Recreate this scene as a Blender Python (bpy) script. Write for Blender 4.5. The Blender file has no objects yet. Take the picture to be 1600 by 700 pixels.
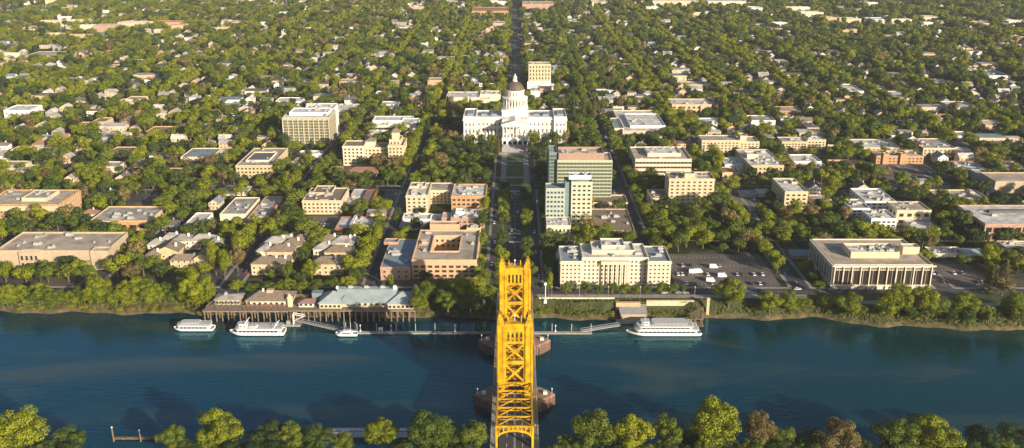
import bpy, math, random
import numpy as np
from mathutils import Matrix, Vector, Euler
R = math.radians
C = bpy.context.scene.collection
SC = bpy.context.scene
PI = math.pi
G = 8.0            # city ground height above the river
CAMH = 240.0
F = 1450.0
PITCH = 18.88
YAW = 0.00326
# ------------------------------------------------------------------ camera
cam_d = bpy.data.cameras.new('camera'); cam = bpy.data.objects.new('camera', cam_d); C.objects.link(cam)
cam_d.sensor_width = 36; cam_d.lens = 36*F/1600; cam_d.clip_start = 1; cam_d.clip_end = 20000
cam.location = (0, 0, CAMH); cam.rotation_euler = (R(90-PITCH), 0, YAW)
SC.camera = cam
MC = Euler((R(90-PITCH), 0, YAW)).to_matrix()
def rd(px, py):
    return MC @ Vector(((px-800)/F, -(py-350)/F, -1))
def gp(px, py, z=G):
    d = rd(px, py); t = (z-CAMH)/d.z
    return d.x*t, d.y*t
def onY(px, py, Y):
    d = rd(px, py); t = Y/d.y
    return d.x*t, CAMH+d.z*t
def proj(X, Y, Z=G):
    v = MC.transposed() @ Vector((X, Y, Z-CAMH))
    return 800+F*v.x/(-v.z), 350-F*v.y/(-v.z)
# ------------------------------------------------------------------ materials
MATS = {}
def mat(name, col, rough=.75, var=.12, scale=.35, metal=0, spec=.3, col2=None, bump=0):
    if name in MATS: return MATS[name]
    m = bpy.data.materials.new(name); m.use_nodes = True; nt = m.node_tree; b = nt.nodes['Principled BSDF']
    b.inputs['Roughness'].default_value = rough; b.inputs['Metallic'].default_value = metal
    b.inputs['Specular IOR Level'].default_value = spec
    geo = nt.nodes.new('ShaderNodeNewGeometry')
    n = nt.nodes.new('ShaderNodeTexNoise'); n.inputs['Scale'].default_value = scale; n.inputs['Detail'].default_value = 5
    nt.links.new(geo.outputs['Position'], n.inputs['Vector'])
    r = nt.nodes.new('ShaderNodeValToRGB')
    c2 = col2 or tuple(c*(1-var*1.8) for c in col)
    r.color_ramp.elements[0].position = .32; r.color_ramp.elements[1].position = .62
    r.color_ramp.elements[0].color = (*c2, 1); r.color_ramp.elements[1].color = (*[c*(1+var*.4) for c in col], 1)
    nt.links.new(n.outputs['Fac'], r.inputs['Fac']); nt.links.new(r.outputs['Color'], b.inputs['Base Color'])
    if bump:
        bp = nt.nodes.new('ShaderNodeBump'); bp.inputs['Strength'].default_value = bump
        nt.links.new(n.outputs['Fac'], bp.inputs['Height']); nt.links.new(bp.outputs['Normal'], b.inputs['Normal'])
    MATS[name] = m; return m
def glass(name, col, rough=.12):
    if name in MATS: return MATS[name]
    m = bpy.data.materials.new(name); m.use_nodes = True; b = m.node_tree.nodes['Principled BSDF']
    b.inputs['Base Color'].default_value = (*col, 1); b.inputs['Roughness'].default_value = rough
    b.inputs['Specular IOR Level'].default_value = .7
    MATS[name] = m; return m
def leaf(name, c1, c2, trans=.12):
    if name in MATS: return MATS[name]
    m = bpy.data.materials.new(name); m.use_nodes = True; nt = m.node_tree; b = nt.nodes['Principled BSDF']
    b.inputs['Roughness'].default_value = .55; b.inputs['Specular IOR Level'].default_value = .25
    oi = nt.nodes.new('ShaderNodeObjectInfo'); tc = nt.nodes.new('ShaderNodeTexCoord')
    n = nt.nodes.new('ShaderNodeTexNoise'); n.inputs['Scale'].default_value = 2.2; n.inputs['Detail'].default_value = 3
    nt.links.new(tc.outputs['Object'], n.inputs['Vector'])
    ad = nt.nodes.new('ShaderNodeMath'); ad.operation = 'MULTIPLY_ADD'; ad.inputs[1].default_value = .62
    nt.links.new(oi.outputs['Random'], ad.inputs[0])
    mm = nt.nodes.new('ShaderNodeMath'); mm.operation = 'MULTIPLY'; mm.inputs[1].default_value = .38
    nt.links.new(n.outputs['Fac'], mm.inputs[0]); nt.links.new(mm.outputs[0], ad.inputs[2])
    r = nt.nodes.new('ShaderNodeValToRGB'); r.color_ramp.elements[0].color = (*c1, 1); r.color_ramp.elements[1].color = (*c2, 1)
    r.color_ramp.elements[0].position = .15; r.color_ramp.elements[1].position = .85
    nt.links.new(ad.outputs[0], r.inputs['Fac']); nt.links.new(r.outputs['Color'], b.inputs['Base Color'])
    t = nt.nodes.new('ShaderNodeBsdfTranslucent'); nt.links.new(r.outputs['Color'], t.inputs['Color'])
    mx = nt.nodes.new('ShaderNodeMixShader'); mx.inputs[0].default_value = trans
    out = nt.nodes['Material Output']
    nt.links.new(b.outputs[0], mx.inputs[1]); nt.links.new(t.outputs[0], mx.inputs[2]); nt.links.new(mx.outputs[0], out.inputs['Surface'])
    MATS[name] = m; return m

cream = mat('cream_stucco', (.56,.46,.31), .8, .07)
pale = mat('pale_stone', (.62,.54,.41), .8, .06)
white = mat('white_paint', (.74,.71,.66), .7, .05)
tan = mat('tan_concrete', (.44,.35,.24), .85, .08)
sand = mat('sand_stucco', (.55,.42,.25), .85, .08)
orange = mat('orange_brick', (.47,.27,.14), .85, .12)
pink = mat('pink_brick', (.42,.27,.20), .85, .1)
peach = mat('peach_stucco', (.55,.36,.22), .85, .07)
redb = mat('red_brick', (.28,.10,.06), .85, .1)
grey = mat('grey_wall', (.34,.33,.31), .85, .08)
teal = mat('teal_shaded_flank', (.16,.22,.22), .45, .06, spec=.6)  # bluish shade on the towers' left flanks, put into the base colour
rf_grey = mat('grey_roof', (.36,.33,.30), .9, .26, .16)
rf_tan = mat('tan_roof', (.41,.34,.27), .9, .2, .12)
rf_white = mat('white_roof', (.58,.55,.51), .85, .22, .18)
rf_blue = mat('blue_grey_roof', (.20,.25,.29), .8, .12, .12)
rf_dark = mat('dark_roof', (.13,.12,.12), .9, .15, .3)
rf_brown = mat('brown_shingle', (.22,.17,.125), .9, .15, .5)
rf_red = mat('red_tile_roof', (.32,.17,.11), .85, .15, .5)
rf_teal = mat('teal_metal_roof', (.33,.38,.38), .6, .1, .2)
gls = glass('window_glass', (.022,.03,.038))
gls_g = glass('green_glass', (.085,.11,.075), .3)
gls_c = glass('pale_window_glass', (.13,.12,.11), .3)
gls_b = glass('brown_glass', (.045,.035,.028), .2)
asph = mat('asphalt', (.062,.062,.066), .9, .2, .08)
pave = mat('concrete_paving', (.27,.25,.22), .9, .12, .2)
mark = mat('road_paint', (.62,.61,.56), .8, .1, 1)
bark = mat('bark', (.13,.095,.065), .95, .2, 1.5)
steel = mat('galvanised_steel', (.42,.42,.42), .5, .1, .5, metal=.3)
wood = mat('weathered_wood', (.20,.14,.09), .9, .2, .6)
timber = mat('deck_timber', (.24,.19,.15), .9, .18, .5)
L_OL = leaf('leaf_olive', (.145,.175,.008), (.245,.265,.012))
L_MD = leaf('leaf_mid_green', (.068,.105,.012), (.16,.192,.015))
L_DK = leaf('leaf_dark_green', (.026,.050,.015), (.080,.112,.018))
L_BR = leaf('leaf_brownish', (.12,.095,.03), (.25,.185,.07))
L_CF = leaf('conifer_needle', (.03,.038,.012), (.13,.10,.025), .1)
# ------------------------------------------------------------------ mesh builder
class MB:
    def __init__(s): s.v=[]; s.f=[]; s.m=[]
    def poly(s, pts, mi=0):
        b=len(s.v); s.v += [tuple(p) for p in pts]; s.f.append(tuple(range(b,b+len(pts)))); s.m.append(mi); return s
    def box(s, x0,x1,y0,y1,z0,z1, mi=0, top=None, skip=()):
        b=len(s.v)
        s.v += [(x0,y0,z0),(x1,y0,z0),(x1,y1,z0),(x0,y1,z0),(x0,y0,z1),(x1,y0,z1),(x1,y1,z1),(x0,y1,z1)]
        fs = {'b':(0,3,2,1),'t':(4,5,6,7),'f':(0,1,5,4),'r':(1,2,6,5),'k':(2,3,7,6),'l':(3,0,4,7)}
        for k,f in fs.items():
            if k in skip: continue
            s.f.append(tuple(b+i for i in f)); s.m.append(top if (k=='t' and top is not None) else mi)
        return s
    def tube(s, a, b, r, n=6, r2=None, mi=0, caps=True):
        a=Vector(a); b=Vector(b); d=(b-a); 
        if d.length<1e-6: return s
        d.normalize(); u = d.orthogonal().normalized(); w=d.cross(u); r2 = r if r2 is None else r2
        k=len(s.v)
        for P,rr in ((a,r),(b,r2)):
            for i in range(n):
                t=2*PI*i/n; s.v.append(tuple(P+u*(rr*math.cos(t))+w*(rr*math.sin(t))))
        for i in range(n):
            j=(i+1)%n; s.f.append((k+i,k+j,k+n+j,k+n+i)); s.m.append(mi)
        if caps:
            s.f.append(tuple(k+i for i in reversed(range(n)))); s.m.append(mi)
            s.f.append(tuple(k+n+i for i in range(n))); s.m.append(mi)
        return s
    def bar(s, a, b, w, h, mi=0):       # rectangular beam; w horizontal-ish, h other
        a=Vector(a); b=Vector(b); d=(b-a).normalized(); up=Vector((0,0,1))
        if abs(d.z)>.95: up=Vector((0,1,0))
        u=d.cross(up).normalized(); q=u.cross(d).normalized(); k=len(s.v)
        for P in (a,b):
            for (i,j) in ((-1,-1),(1,-1),(1,1),(-1,1)): s.v.append(tuple(P+u*(i*w/2)+q*(j*h/2)))
        for f in ((0,1,2,3),(7,6,5,4),(0,4,5,1),(1,5,6,2),(2,6,7,3),(3,7,4,0)):
            s.f.append(tuple(k+i for i in f)); s.m.append(mi)
        return s
    def lathe(s, prof, n=24, cx=0, cy=0, mi=0):
        k=len(s.v)
        for (r,z) in prof:
            for i in range(n):
                t=2*PI*(i+.5)/n; s.v.append((cx+r*math.cos(t),cy+r*math.sin(t),z))
        for a in range(len(prof)-1):
            for i in range(n):
                j=(i+1)%n; s.f.append((k+a*n+i,k+a*n+j,k+(a+1)*n+j,k+(a+1)*n+i)); s.m.append(mi)
        s.f.append(tuple(k+(len(prof)-1)*n+i for i in range(n))); s.m.append(mi)
        return s
    def prism(s, pts, z0, z1, mi=0, top=None):
        n=len(pts); k=len(s.v)
        s.v += [(x,y,z0) for x,y in pts]+[(x,y,z1) for x,y in pts]
        for i in range(n):
            j=(i+1)%n; s.f.append((k+i,k+j,k+n+j,k+n+i)); s.m.append(mi)
        s.f.append(tuple(k+n+i for i in range(n))); s.m.append(mi if top is None else top)
        s.f.append(tuple(k+i for i in reversed(range(n)))); s.m.append(mi)
        return s
    def gable(s, x0,x1,y0,y1,z0,z1, axis='x', mi=0, gm=None, o=.5):
        # ridge along axis; gm = gable-wall material
        if axis=='x':
            ym=(y0+y1)/2; e=z0-(z1-z0)*o/((y1-y0)/2)
            s.poly([(x0-o,y0-o,e),(x1+o,y0-o,e),(x1+o,ym,z1),(x0-o,ym,z1)],mi); s.poly([(x1+o,y1+o,e),(x0-o,y1+o,e),(x0-o,ym,z1),(x1+o,ym,z1)],mi)
            if gm is not None:
                s.poly([(x0,y1,z0),(x0,y0,z0),(x0,ym,z1-.05)],gm); s.poly([(x1,y0,z0),(x1,y1,z0),(x1,ym,z1-.05)],gm)
        else:
            xm=(x0+x1)/2; e=z0-(z1-z0)*o/((x1-x0)/2)
            s.poly([(x0-o,y1+o,e),(x0-o,y0-o,e),(xm,y0-o,z1),(xm,y1+o,z1)],mi); s.poly([(x1+o,y0-o,e),(x1+o,y1+o,e),(xm,y1+o,z1),(xm,y0-o,z1)],mi)
            if gm is not None:
                s.poly([(x0,y0,z0),(x1,y0,z0),(xm,y0,z1-.05)],gm); s.poly([(x1,y1,z0),(x0,y1,z0),(xm,y1,z1-.05)],gm)
        return s
    def hip(s, x0,x1,y0,y1,z0,z1, mi=0, o=.7, run=None):
        x0-=o;x1+=o;y0-=o;y1+=o
        if x1-x0>=y1-y0:
            h=run if run is not None else (y1-y0)/2; ym=(y0+y1)/2; a=(x0+h,ym,z1); b=(x1-h,ym,z1)
            s.poly([(x0,y0,z0),(x1,y0,z0),b,a],mi); s.poly([(x1,y1,z0),(x0,y1,z0),a,b],mi)
            s.poly([(x0,y1,z0),(x0,y0,z0),a],mi); s.poly([(x1,y0,z0),(x1,y1,z0),b],mi)
        else:
            h=run if run is not None else (x1-x0)/2; xm=(x0+x1)/2; a=(xm,y0+h,z1); b=(xm,y1-h,z1)
            s.poly([(x0,y1,z0),(x0,y0,z0),a,b],mi); s.poly([(x1,y0,z0),(x1,y1,z0),b,a],mi)
            s.poly([(x0,y0,z0),(x1,y0,z0),a],mi); s.poly([(x1,y1,z0),(x0,y1,z0),b],mi)
        s.poly([(x0,y0,z0-.02),(x0,y1,z0-.02),(x1,y1,z0-.02),(x1,y0,z0-.02)],mi)
        return s
    def mesh(s, name, mats):
        me=bpy.data.meshes.new(name); me.from_pydata(s.v,[],s.f)
        if not isinstance(mats,(list,tuple)): mats=[mats]
        for m in mats: me.materials.append(m)
        me.polygons.foreach_set('material_index', s.m); me.update(); return me
    def obj(s, name, mats, parent=None, loc=None):
        return mobj(name, s.mesh(name,mats), parent, loc)
def mobj(name, me, parent=None, loc=None, rz=0, sc=None):
    o=bpy.data.objects.new(name, me); C.objects.link(o)
    if parent is not None: o.parent=parent
    if loc is not None: o.location=loc
    if rz: o.rotation_euler=(0,0,rz)
    if sc is not None: o.scale=sc
    return o
LAND=[]     # landmarks: short phrase, x0,x1,y0,y1
AUTO=[]     # objects whose label is worked out from the nearest landmark
RECTS=[]    # footprints where no tree grows
def thing(name, label, cat, loc=(0,0,0), group=None, rz=0):
    o=bpy.data.objects.new(name,None); C.objects.link(o); o.location=loc; o.rotation_euler=(0,0,rz); o.empty_display_size=1
    return tag(o,label,cat,group)
def tag(o,label,cat,group=None):
    o['label']=label; o['category']=cat
    if group: o['group']=group
    return o
def structure(o,label=None):
    o['kind']='structure'
    if label: o['label']=label
    return o
def auto(o, desc, pos):
    AUTO.append((o,desc,pos))
# ------------------------------------------------------------------ terrain, river
def interp(x, pts):
    if x<=pts[0][0]: return pts[0][1]
    for (a,b),(c,d) in zip(pts,pts[1:]):
        if x<=c: return b+(d-b)*(x-a)/(c-a)
    return pts[-1][1]
BK=[(-1200,560),(-300,530),(-160,527),(-60,524),(60,521),(165,522),(182,524),(220,512),(300,505),(700,480),(1200,450)]
NB=[(-1200,385),(-200,372),(0,366),(200,368),(1200,350)]
def bank(x): return interp(x,BK)+1.6*math.sin(x*.11)+1.1*math.sin(x*.27+1)
def nbank(x): return interp(x,NB)+1.8*math.sin(x*.09)+1.2*math.sin(x*.23+2)
def nz(x,y): return .5*math.sin(x*.31+y*.17)+.35*math.sin(x*.73-y*.4+1)
xs=[-6000,-3500,-2200,-1500,-1000,-700,-520]+list(range(-420,421,5))+[520,700,1000,1500,2200,3500,6000]
rows=[]
def rowsfor(x):
    b=bank(x); n=nbank(x)
    lowb=55<x<107
    pr=[(-800,5),(150,5),(n-16,5),(n-9,4.2+nz(x,1)*.8),(n-4,2+nz(x,5)*.8),(n,0),(n+4,-2),(n+14,-4),(b-10,-4),(b-3,-1.2),(b,.15),(b+2,1.2+nz(x,9)*.4),(b+4,(1.9 if lowb else 3.0)+nz(x,14)*(.3 if lowb else .7)),((528.9,3.2) if lowb else (b+6.5,5.4+nz(x,20)*.8)),((530.3,G) if lowb else (b+9,G)),(600,G),(1000,G),(1800,G),(3200,G),(9000,G)]
    return pr
me=MB(); nR=20
for x in xs:
    for (y,z) in rowsfor(x): me.v.append((x,y,z))
for i in range(len(xs)-1):
    for j in range(nR-1):
        a=i*nR+j; me.f.append((a,a+nR,a+nR+1,a+1)); me.m.append(1 if (2<=j<=13) else 0)
def ground_mat():
    m=bpy.data.materials.new('city_ground'); m.use_nodes=True; nt=m.node_tree; b=nt.nodes['Principled BSDF']; b.inputs['Roughness'].default_value=.95
    b.inputs['Specular IOR Level'].default_value=.1
    g=nt.nodes.new('ShaderNodeNewGeometry')
    v=nt.nodes.new('ShaderNodeTexVoronoi'); v.inputs['Scale'].default_value=.045
    n=nt.nodes.new('ShaderNodeTexNoise'); n.inputs['Scale'].default_value=.09; n.inputs['Detail'].default_value=6
    nt.links.new(g.outputs['Position'],v.inputs['Vector']); nt.links.new(g.outputs['Position'],n.inputs['Vector'])
    r=nt.nodes.new('ShaderNodeValToRGB'); r.color_ramp.interpolation='CONSTANT'
    e=r.color_ramp.elements; e[0].color=(.035,.045,.018,1); e[0].position=0
    e[1].color=(.075,.075,.075,1); e[1].position=.3
    for p,c in ((.5,(.10,.085,.05,1)),(.62,(.05,.075,.02,1)),(.8,(.12,.105,.08,1)),(.9,(.085,.08,.075,1))):
        q=e.new(p); q.color=c
    s=nt.nodes.new('ShaderNodeSeparateColor'); nt.links.new(v.outputs['Color'],s.inputs[0]); nt.links.new(s.outputs[0],r.inputs['Fac'])
    mx=nt.nodes.new('ShaderNodeMix'); mx.data_type='RGBA'; mx.blend_type='MULTIPLY'; mx.inputs[0].default_value=.6
    r2=nt.nodes.new('ShaderNodeValToRGB'); r2.color_ramp.elements[0].color=(.5,.5,.5,1); r2.color_ramp.elements[0].position=.3; r2.color_ramp.elements[1].position=.65
    nt.links.new(n.outputs['Fac'],r2.inputs['Fac']); nt.links.new(r.outputs['Color'],mx.inputs[6]); nt.links.new(r2.outputs['Color'],mx.inputs[7])
    nt.links.new(mx.outputs[2],b.inputs['Base Color']); return m
GM=ground_mat()
bankm=mat('river_bank_soil',(.15,.105,.055),.95,.2,.25,col2=(.045,.05,.02),bump=.4)
_nt=bankm.node_tree; _b=_nt.nodes['Principled BSDF']; _old=_b.inputs['Base Color'].links[0].from_socket
_g=_nt.nodes.new('ShaderNodeNewGeometry'); _s=_nt.nodes.new('ShaderNodeSeparateXYZ'); _nt.links.new(_g.outputs['Position'],_s.inputs[0])
_n=_nt.nodes.new('ShaderNodeTexNoise'); _n.inputs['Scale'].default_value=.3; _nt.links.new(_g.outputs['Position'],_n.inputs['Vector'])
_a=_nt.nodes.new('ShaderNodeMath'); _a.operation='MULTIPLY_ADD'; _a.inputs[1].default_value=4.5; _nt.links.new(_n.outputs['Fac'],_a.inputs[0]); _nt.links.new(_s.outputs[2],_a.inputs[2])
_m=_nt.nodes.new('ShaderNodeMapRange'); _m.inputs['From Min'].default_value=3.0; _m.inputs['From Max'].default_value=4.6; _nt.links.new(_a.outputs[0],_m.inputs['Value'])
_x=_nt.nodes.new('ShaderNodeMix'); _x.data_type='RGBA'; _x.inputs[7].default_value=(.045,.055,.018,1); _nt.links.new(_m.outputs[0],_x.inputs[0]); _nt.links.new(_old,_x.inputs[6]); _nt.links.new(_x.outputs[2],_b.inputs['Base Color'])
structure(me.obj('ground',[GM,bankm]),'flat city ground with lawns, yards and earth banks along the river')
wm=bpy.data.materials.new('river_water'); wm.use_nodes=True; nt=wm.node_tree; b=nt.nodes['Principled BSDF']
b.inputs['Roughness'].default_value=.10; b.inputs['IOR'].default_value=1.36; b.inputs['Specular IOR Level'].default_value=.5
g=nt.nodes.new('ShaderNodeNewGeometry'); mp=nt.nodes.new('ShaderNodeMapping'); mp.inputs['Scale'].default_value=(.0035,.014,1); mp.inputs['Rotation'].default_value=(0,0,.30)
n=nt.nodes.new('ShaderNodeTexNoise'); n.inputs['Scale'].default_value=2.2; n.inputs['Detail'].default_value=7; n.inputs['Distortion'].default_value=.8
nt.links.new(g.outputs['Position'],mp.inputs['Vector']); nt.links.new(mp.outputs[0],n.inputs['Vector'])
sx=nt.nodes.new('ShaderNodeSeparateXYZ'); nt.links.new(g.outputs['Position'],sx.inputs[0])
mr=nt.nodes.new('ShaderNodeMapRange'); mr.inputs['From Min'].default_value=-260; mr.inputs['From Max'].default_value=260
nt.links.new(sx.outputs[0],mr.inputs['Value'])
ra=nt.nodes.new('ShaderNodeValToRGB'); ra.color_ramp.elements[0].color=(.0006,.030,.056,1); ra.color_ramp.elements[1].color=(.002,.027,.031,1)
nt.links.new(mr.outputs[0],ra.inputs['Fac'])
rb=nt.nodes.new('ShaderNodeValToRGB'); rb.color_ramp.elements[0].position=.50; rb.color_ramp.elements[1].position=.68; rb.color_ramp.elements[0].color=(0,0,0,1); rb.color_ramp.elements[1].color=(.8,.8,.8,1)
nt.links.new(n.outputs['Fac'],rb.inputs['Fac'])
mx=nt.nodes.new('ShaderNodeMix'); mx.data_type='RGBA'; mx.inputs[7].default_value=(.042,.056,.046,1)
nt.links.new(rb.outputs['Color'],mx.inputs[0]); nt.links.new(ra.outputs['Color'],mx.inputs[6]); nt.links.new(mx.outputs[2],b.inputs['Base Color'])
n2=nt.nodes.new('ShaderNodeTexNoise'); n2.inputs['Scale'].default_value=1; n2.inputs['Detail'].default_value=4
mp2=nt.nodes.new('ShaderNodeMapping'); mp2.inputs['Scale'].default_value=(.16,.42,1); mp2.inputs['Rotation'].default_value=(0,0,-.5)
nt.links.new(g.outputs['Position'],mp2.inputs['Vector']); nt.links.new(mp2.outputs[0],n2.inputs['Vector'])
bp=nt.nodes.new('ShaderNodeBump'); bp.inputs['Strength'].default_value=.7; bp.inputs['Distance'].default_value=.26
nt.links.new(n2.outputs['Fac'],bp.inputs['Height']); nt.links.new(bp.outputs['Normal'],b.inputs['Normal'])
b.inputs['Specular IOR Level'].default_value=0
gl=nt.nodes.new('ShaderNodeBsdfGlossy'); gl.inputs['Color'].default_value=(.42,.86,1,1); gl.inputs['Roughness'].default_value=.12; nt.links.new(bp.outputs['Normal'],gl.inputs['Normal'])
fz=nt.nodes.new('ShaderNodeFresnel'); fz.inputs['IOR'].default_value=1.46; nt.links.new(bp.outputs['Normal'],fz.inputs['Normal'])
ms=nt.nodes.new('ShaderNodeMixShader'); nt.links.new(fz.outputs[0],ms.inputs[0]); nt.links.new(b.outputs[0],ms.inputs[1]); nt.links.new(gl.outputs[0],ms.inputs[2]); nt.links.new(ms.outputs[0],nt.nodes['Material Output'].inputs['Surface'])
w=MB()
w.poly([(-6000,300,0),(6000,300,0),(6000,620,0),(-6000,620,0)])
structure(w.obj('river',wm),'deep blue river running across the foreground')
# ------------------------------------------------------------------ streets
STX=[k*92 for k in range(-24,25) if k!=0]
STY=[546,647,775,890,1005]+[1005+112*k for k in range(1,16)]
rd_y=MB(); mk=MB(); pv=MB()
def strip(mb,x0,x1,y0,y1,z,mi=0): mb.poly([(x0,y0,z),(x1,y0,z),(x1,y1,z),(x0,y1,z)],mi)
def hw(x): return 5.5 if abs(x)<500 else 4.5
def xvis(Y): return (Y*math.cos(R(PITCH))+232*math.sin(R(PITCH)))*830/F+30
zr=G+.03
allx=sorted(STX+[0])
for x in STX:
    y0=540 if abs(x)<300 else 546
    ye=2900
    if abs(x)>xvis(ye): continue
    strip(rd_y,x-hw(x),x+hw(x),y0,ye,zr)
    if abs(x)<=184:
        y=560
        while y<1000: strip(mk,x-.12,x+.12,y,y+4,zr+.02); y+=11
# central avenue beyond the capitol
strip(rd_y,-8,8,1030,2900,zr)
y=1040
while y<2300: strip(mk,-.2,.2,y,y+5,zr+.02); y+=12
# mall carriageways
strip(rd_y,-4.6,4.6,556,776,zr); strip(rd_y,-17.4,-13.4,556,776,zr); strip(rd_y,13.4,17.4,556,776,zr)
y=566
while y<770: strip(mk,-.12,.12,y,y+4,zr+.02); y+=10
for Y in STY:
    xm=xvis(Y)+80
    h=5 if Y>560 else 4.6
    cuts=sorted(x for x in STX if abs(x)<xm and not(Y>2900))
    segs=[]; cur=-xm
    for x in cuts:
        segs.append((cur,x-hw(x))); cur=x+hw(x)
    segs.append((cur,xm))
    for a,b_ in segs:
        if a<0<b_ and Y==775:
            strip(rd_y,a,-17.4,Y-h,Y+h,zr); strip(rd_y,17.4,b_,Y-h,Y+h,zr); strip(rd_y,-17.4,17.4,776,Y+h,zr)
        elif a<0<b_ and Y in (546,):
            strip(rd_y,a,-11.2,Y-h,Y+h,zr); strip(rd_y,11.2,b_,Y-h,Y+h,zr)
        elif a<0<b_ and Y==647:
            for q0,q1 in ((a,-17.4),(-13.4,-4.6),(4.6,13.4),(17.4,b_)): strip(rd_y,q0,q1,Y-h,Y+h,zr)
        elif a<0<b_ and Y>1030:
            strip(rd_y,a,-8,Y-h,Y+h,zr); strip(rd_y,8,b_,Y-h,Y+h,zr)
        elif a<0<b_ and Y in (890,1005):
            strip(rd_y,a,-60,Y-h,Y+h,zr); strip(rd_y,60,b_,Y-h,Y+h,zr)
        else: strip(rd_y,a,b_,Y-h,Y+h,zr)
        if Y<1010 and abs((a+b_)/2)<420:
            q=0
            while a+4+q<b_-6 and not (a<0<b_): strip(mk,a+4+q,a+8+q,Y-.12,Y+.12,zr+.02); q+=11
# zebra bars where the mall meets its cross streets
for Y in (638,656,766):
    for q in range(-4,5): strip(mk,q-.3,q+.3,Y-1.4,Y+1.4,zr+.02)
structure(rd_y.obj('road',asph),'grey asphalt streets of the city grid')
structure(mk.obj('road_markings',mark),'pale dashed lane lines and crossings')
# raised pavements with kerbs
for i,x in enumerate(allx[:-1]):
    x2=allx[i+1]
    if abs(x)>620 or abs(x2)>620: continue
    a=x+(hw(x) if x else 17.5); b_=x2-(hw(x2) if x2 else 17.5)
    for j in range(len(STY)-1):
        y0=STY[j]+5; y1=STY[j+1]-5
        if y0>1500 or (-100<x<90 and 780<y0<1010): continue
        pv.box(a,a+2.2,y0,y1,G-.1,G+.13); pv.box(b_-2.2,b_,y0,y1,G-.1,G+.13)
        pv.box(a+2.2,b_-2.2,y0,y0+2.2,G-.1,G+.13); pv.box(a+2.2,b_-2.2,y1-2.2,y1,G-.1,G+.13)
structure(pv.obj('pavement',pave),'pale concrete pavements with kerbs along the streets')
# capitol plaza: walks and lawns
pl=MB(); z=G+.05
for s in (-1,1):
    strip(pl,min(s*8,s*13),max(s*8,s*13),781,893,z)
for (a,b_) in ((781,786),(806,811),(862,868),(886,893)): strip(pl,-8,8,a,b_,z)
for s in (-1,1):
    strip(pl,min(s*13,s*34),max(s*13,s*34),806,810,z)
structure(pl.obj('plaza_path',pave),'pale paved walks of the capitol plaza')
lawnm=mat('lawn_grass',(.055,.10,.025),.95,.2,.2)
lw=MB()
for (a,b_) in ((786,806),(811,862),(868,886)): strip(lw,-8,8,a,b_,z)
for (a,b_) in ((556,640),(655,766)):
    for s in (-1,1):
        strip(lw,min(s*5.2,s*12.8),max(s*5.2,s*12.8),a,b_,G+.04)
        strip(lw,min(s*18,s*25),max(s*18,s*25),a,b_,G+.04)
strip(lw,-85,-60,900,1000,z); strip(lw,60,85,900,1000,z)
structure(lw.obj('lawn',lawnm),'mown green lawns of the mall and the capitol plaza')
# riverfront promenade
pr=MB(); strip(pr,14,185,535.2,541,G+.04); structure(pr.obj('promenade_path',pave),'paved riverfront promenade')
pr=MB(); pr.poly([(-420,541,G+.02),(-130,541,G+.02),(-130,536.5,G+.02),(-420,538.5,G+.02)])
pr.poly([(190,527,G+.02),(420,520,G+.02),(420,525,G+.02),(190,533,G+.02)])
structure(pr.obj('river_path',pave),'narrow path following the top of the river bank')
# parking lots
lot=MB()
LOTS=[]
def lotp(x0,y0,x1,y1):      # px rectangle corners (near-left, far-right) on the ground
    X0,Y0=gp(x0,y0); X1,_=gp(x1,y0); _,Y1=gp(x0,y1)
    strip(lot,X0,X1,Y0,Y1,G+.045); RECTS.append((X0,X1,Y0,Y1,0)); LOTS.append((X0,X1,Y0,Y1))
    return X0,X1,Y0,Y1
LOT_HOTEL=lotp(1058,450,1222,397)
LOT_EAST=lotp(1395,297,1500,256)
LOT_OFF=lotp(1470,448,1555,412)
LOT_BRICK=lotp(460,368,520,337)
LOT_B2=lotp(590,326,627,296)
LOT_W=lotp(190,337,230,300)
LOT_R=lotp(1160,335,1205,298)
cs=MB()
for (xa_,xb_) in ((-420,-110),(190,420)):
    x_=xa_
    while x_<xb_:
        cs.poly([(x_,bank(x_)+9.3,G+.015),(x_+5,bank(x_+5)+9.3,G+.015),(x_+5,541,G+.015),(x_,541,G+.015)]); x_+=5
structure(cs.obj('bank_lawn',mat('bank_turf',(.055,.07,.025),.95,.25,.15)),'rough green turf between the bank and the river road')
structure(lot.obj('parking_lot',mat('old_asphalt',(.13,.11,.095),.9,.2,.06)),'worn asphalt parking lots between the buildings')
lm=MB()
for (X0,X1,Y0,Y1) in LOTS:
    x=X0+3
    while x<X1-3:
        yy=Y0+4
        while yy+5<Y1: strip(lm,x,x+.12,yy,yy+5,G+.065); yy+=16
        x+=2.8
structure(lm.obj('parking_markings',mark),'thin white bay lines painted on the parking lots')
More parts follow.
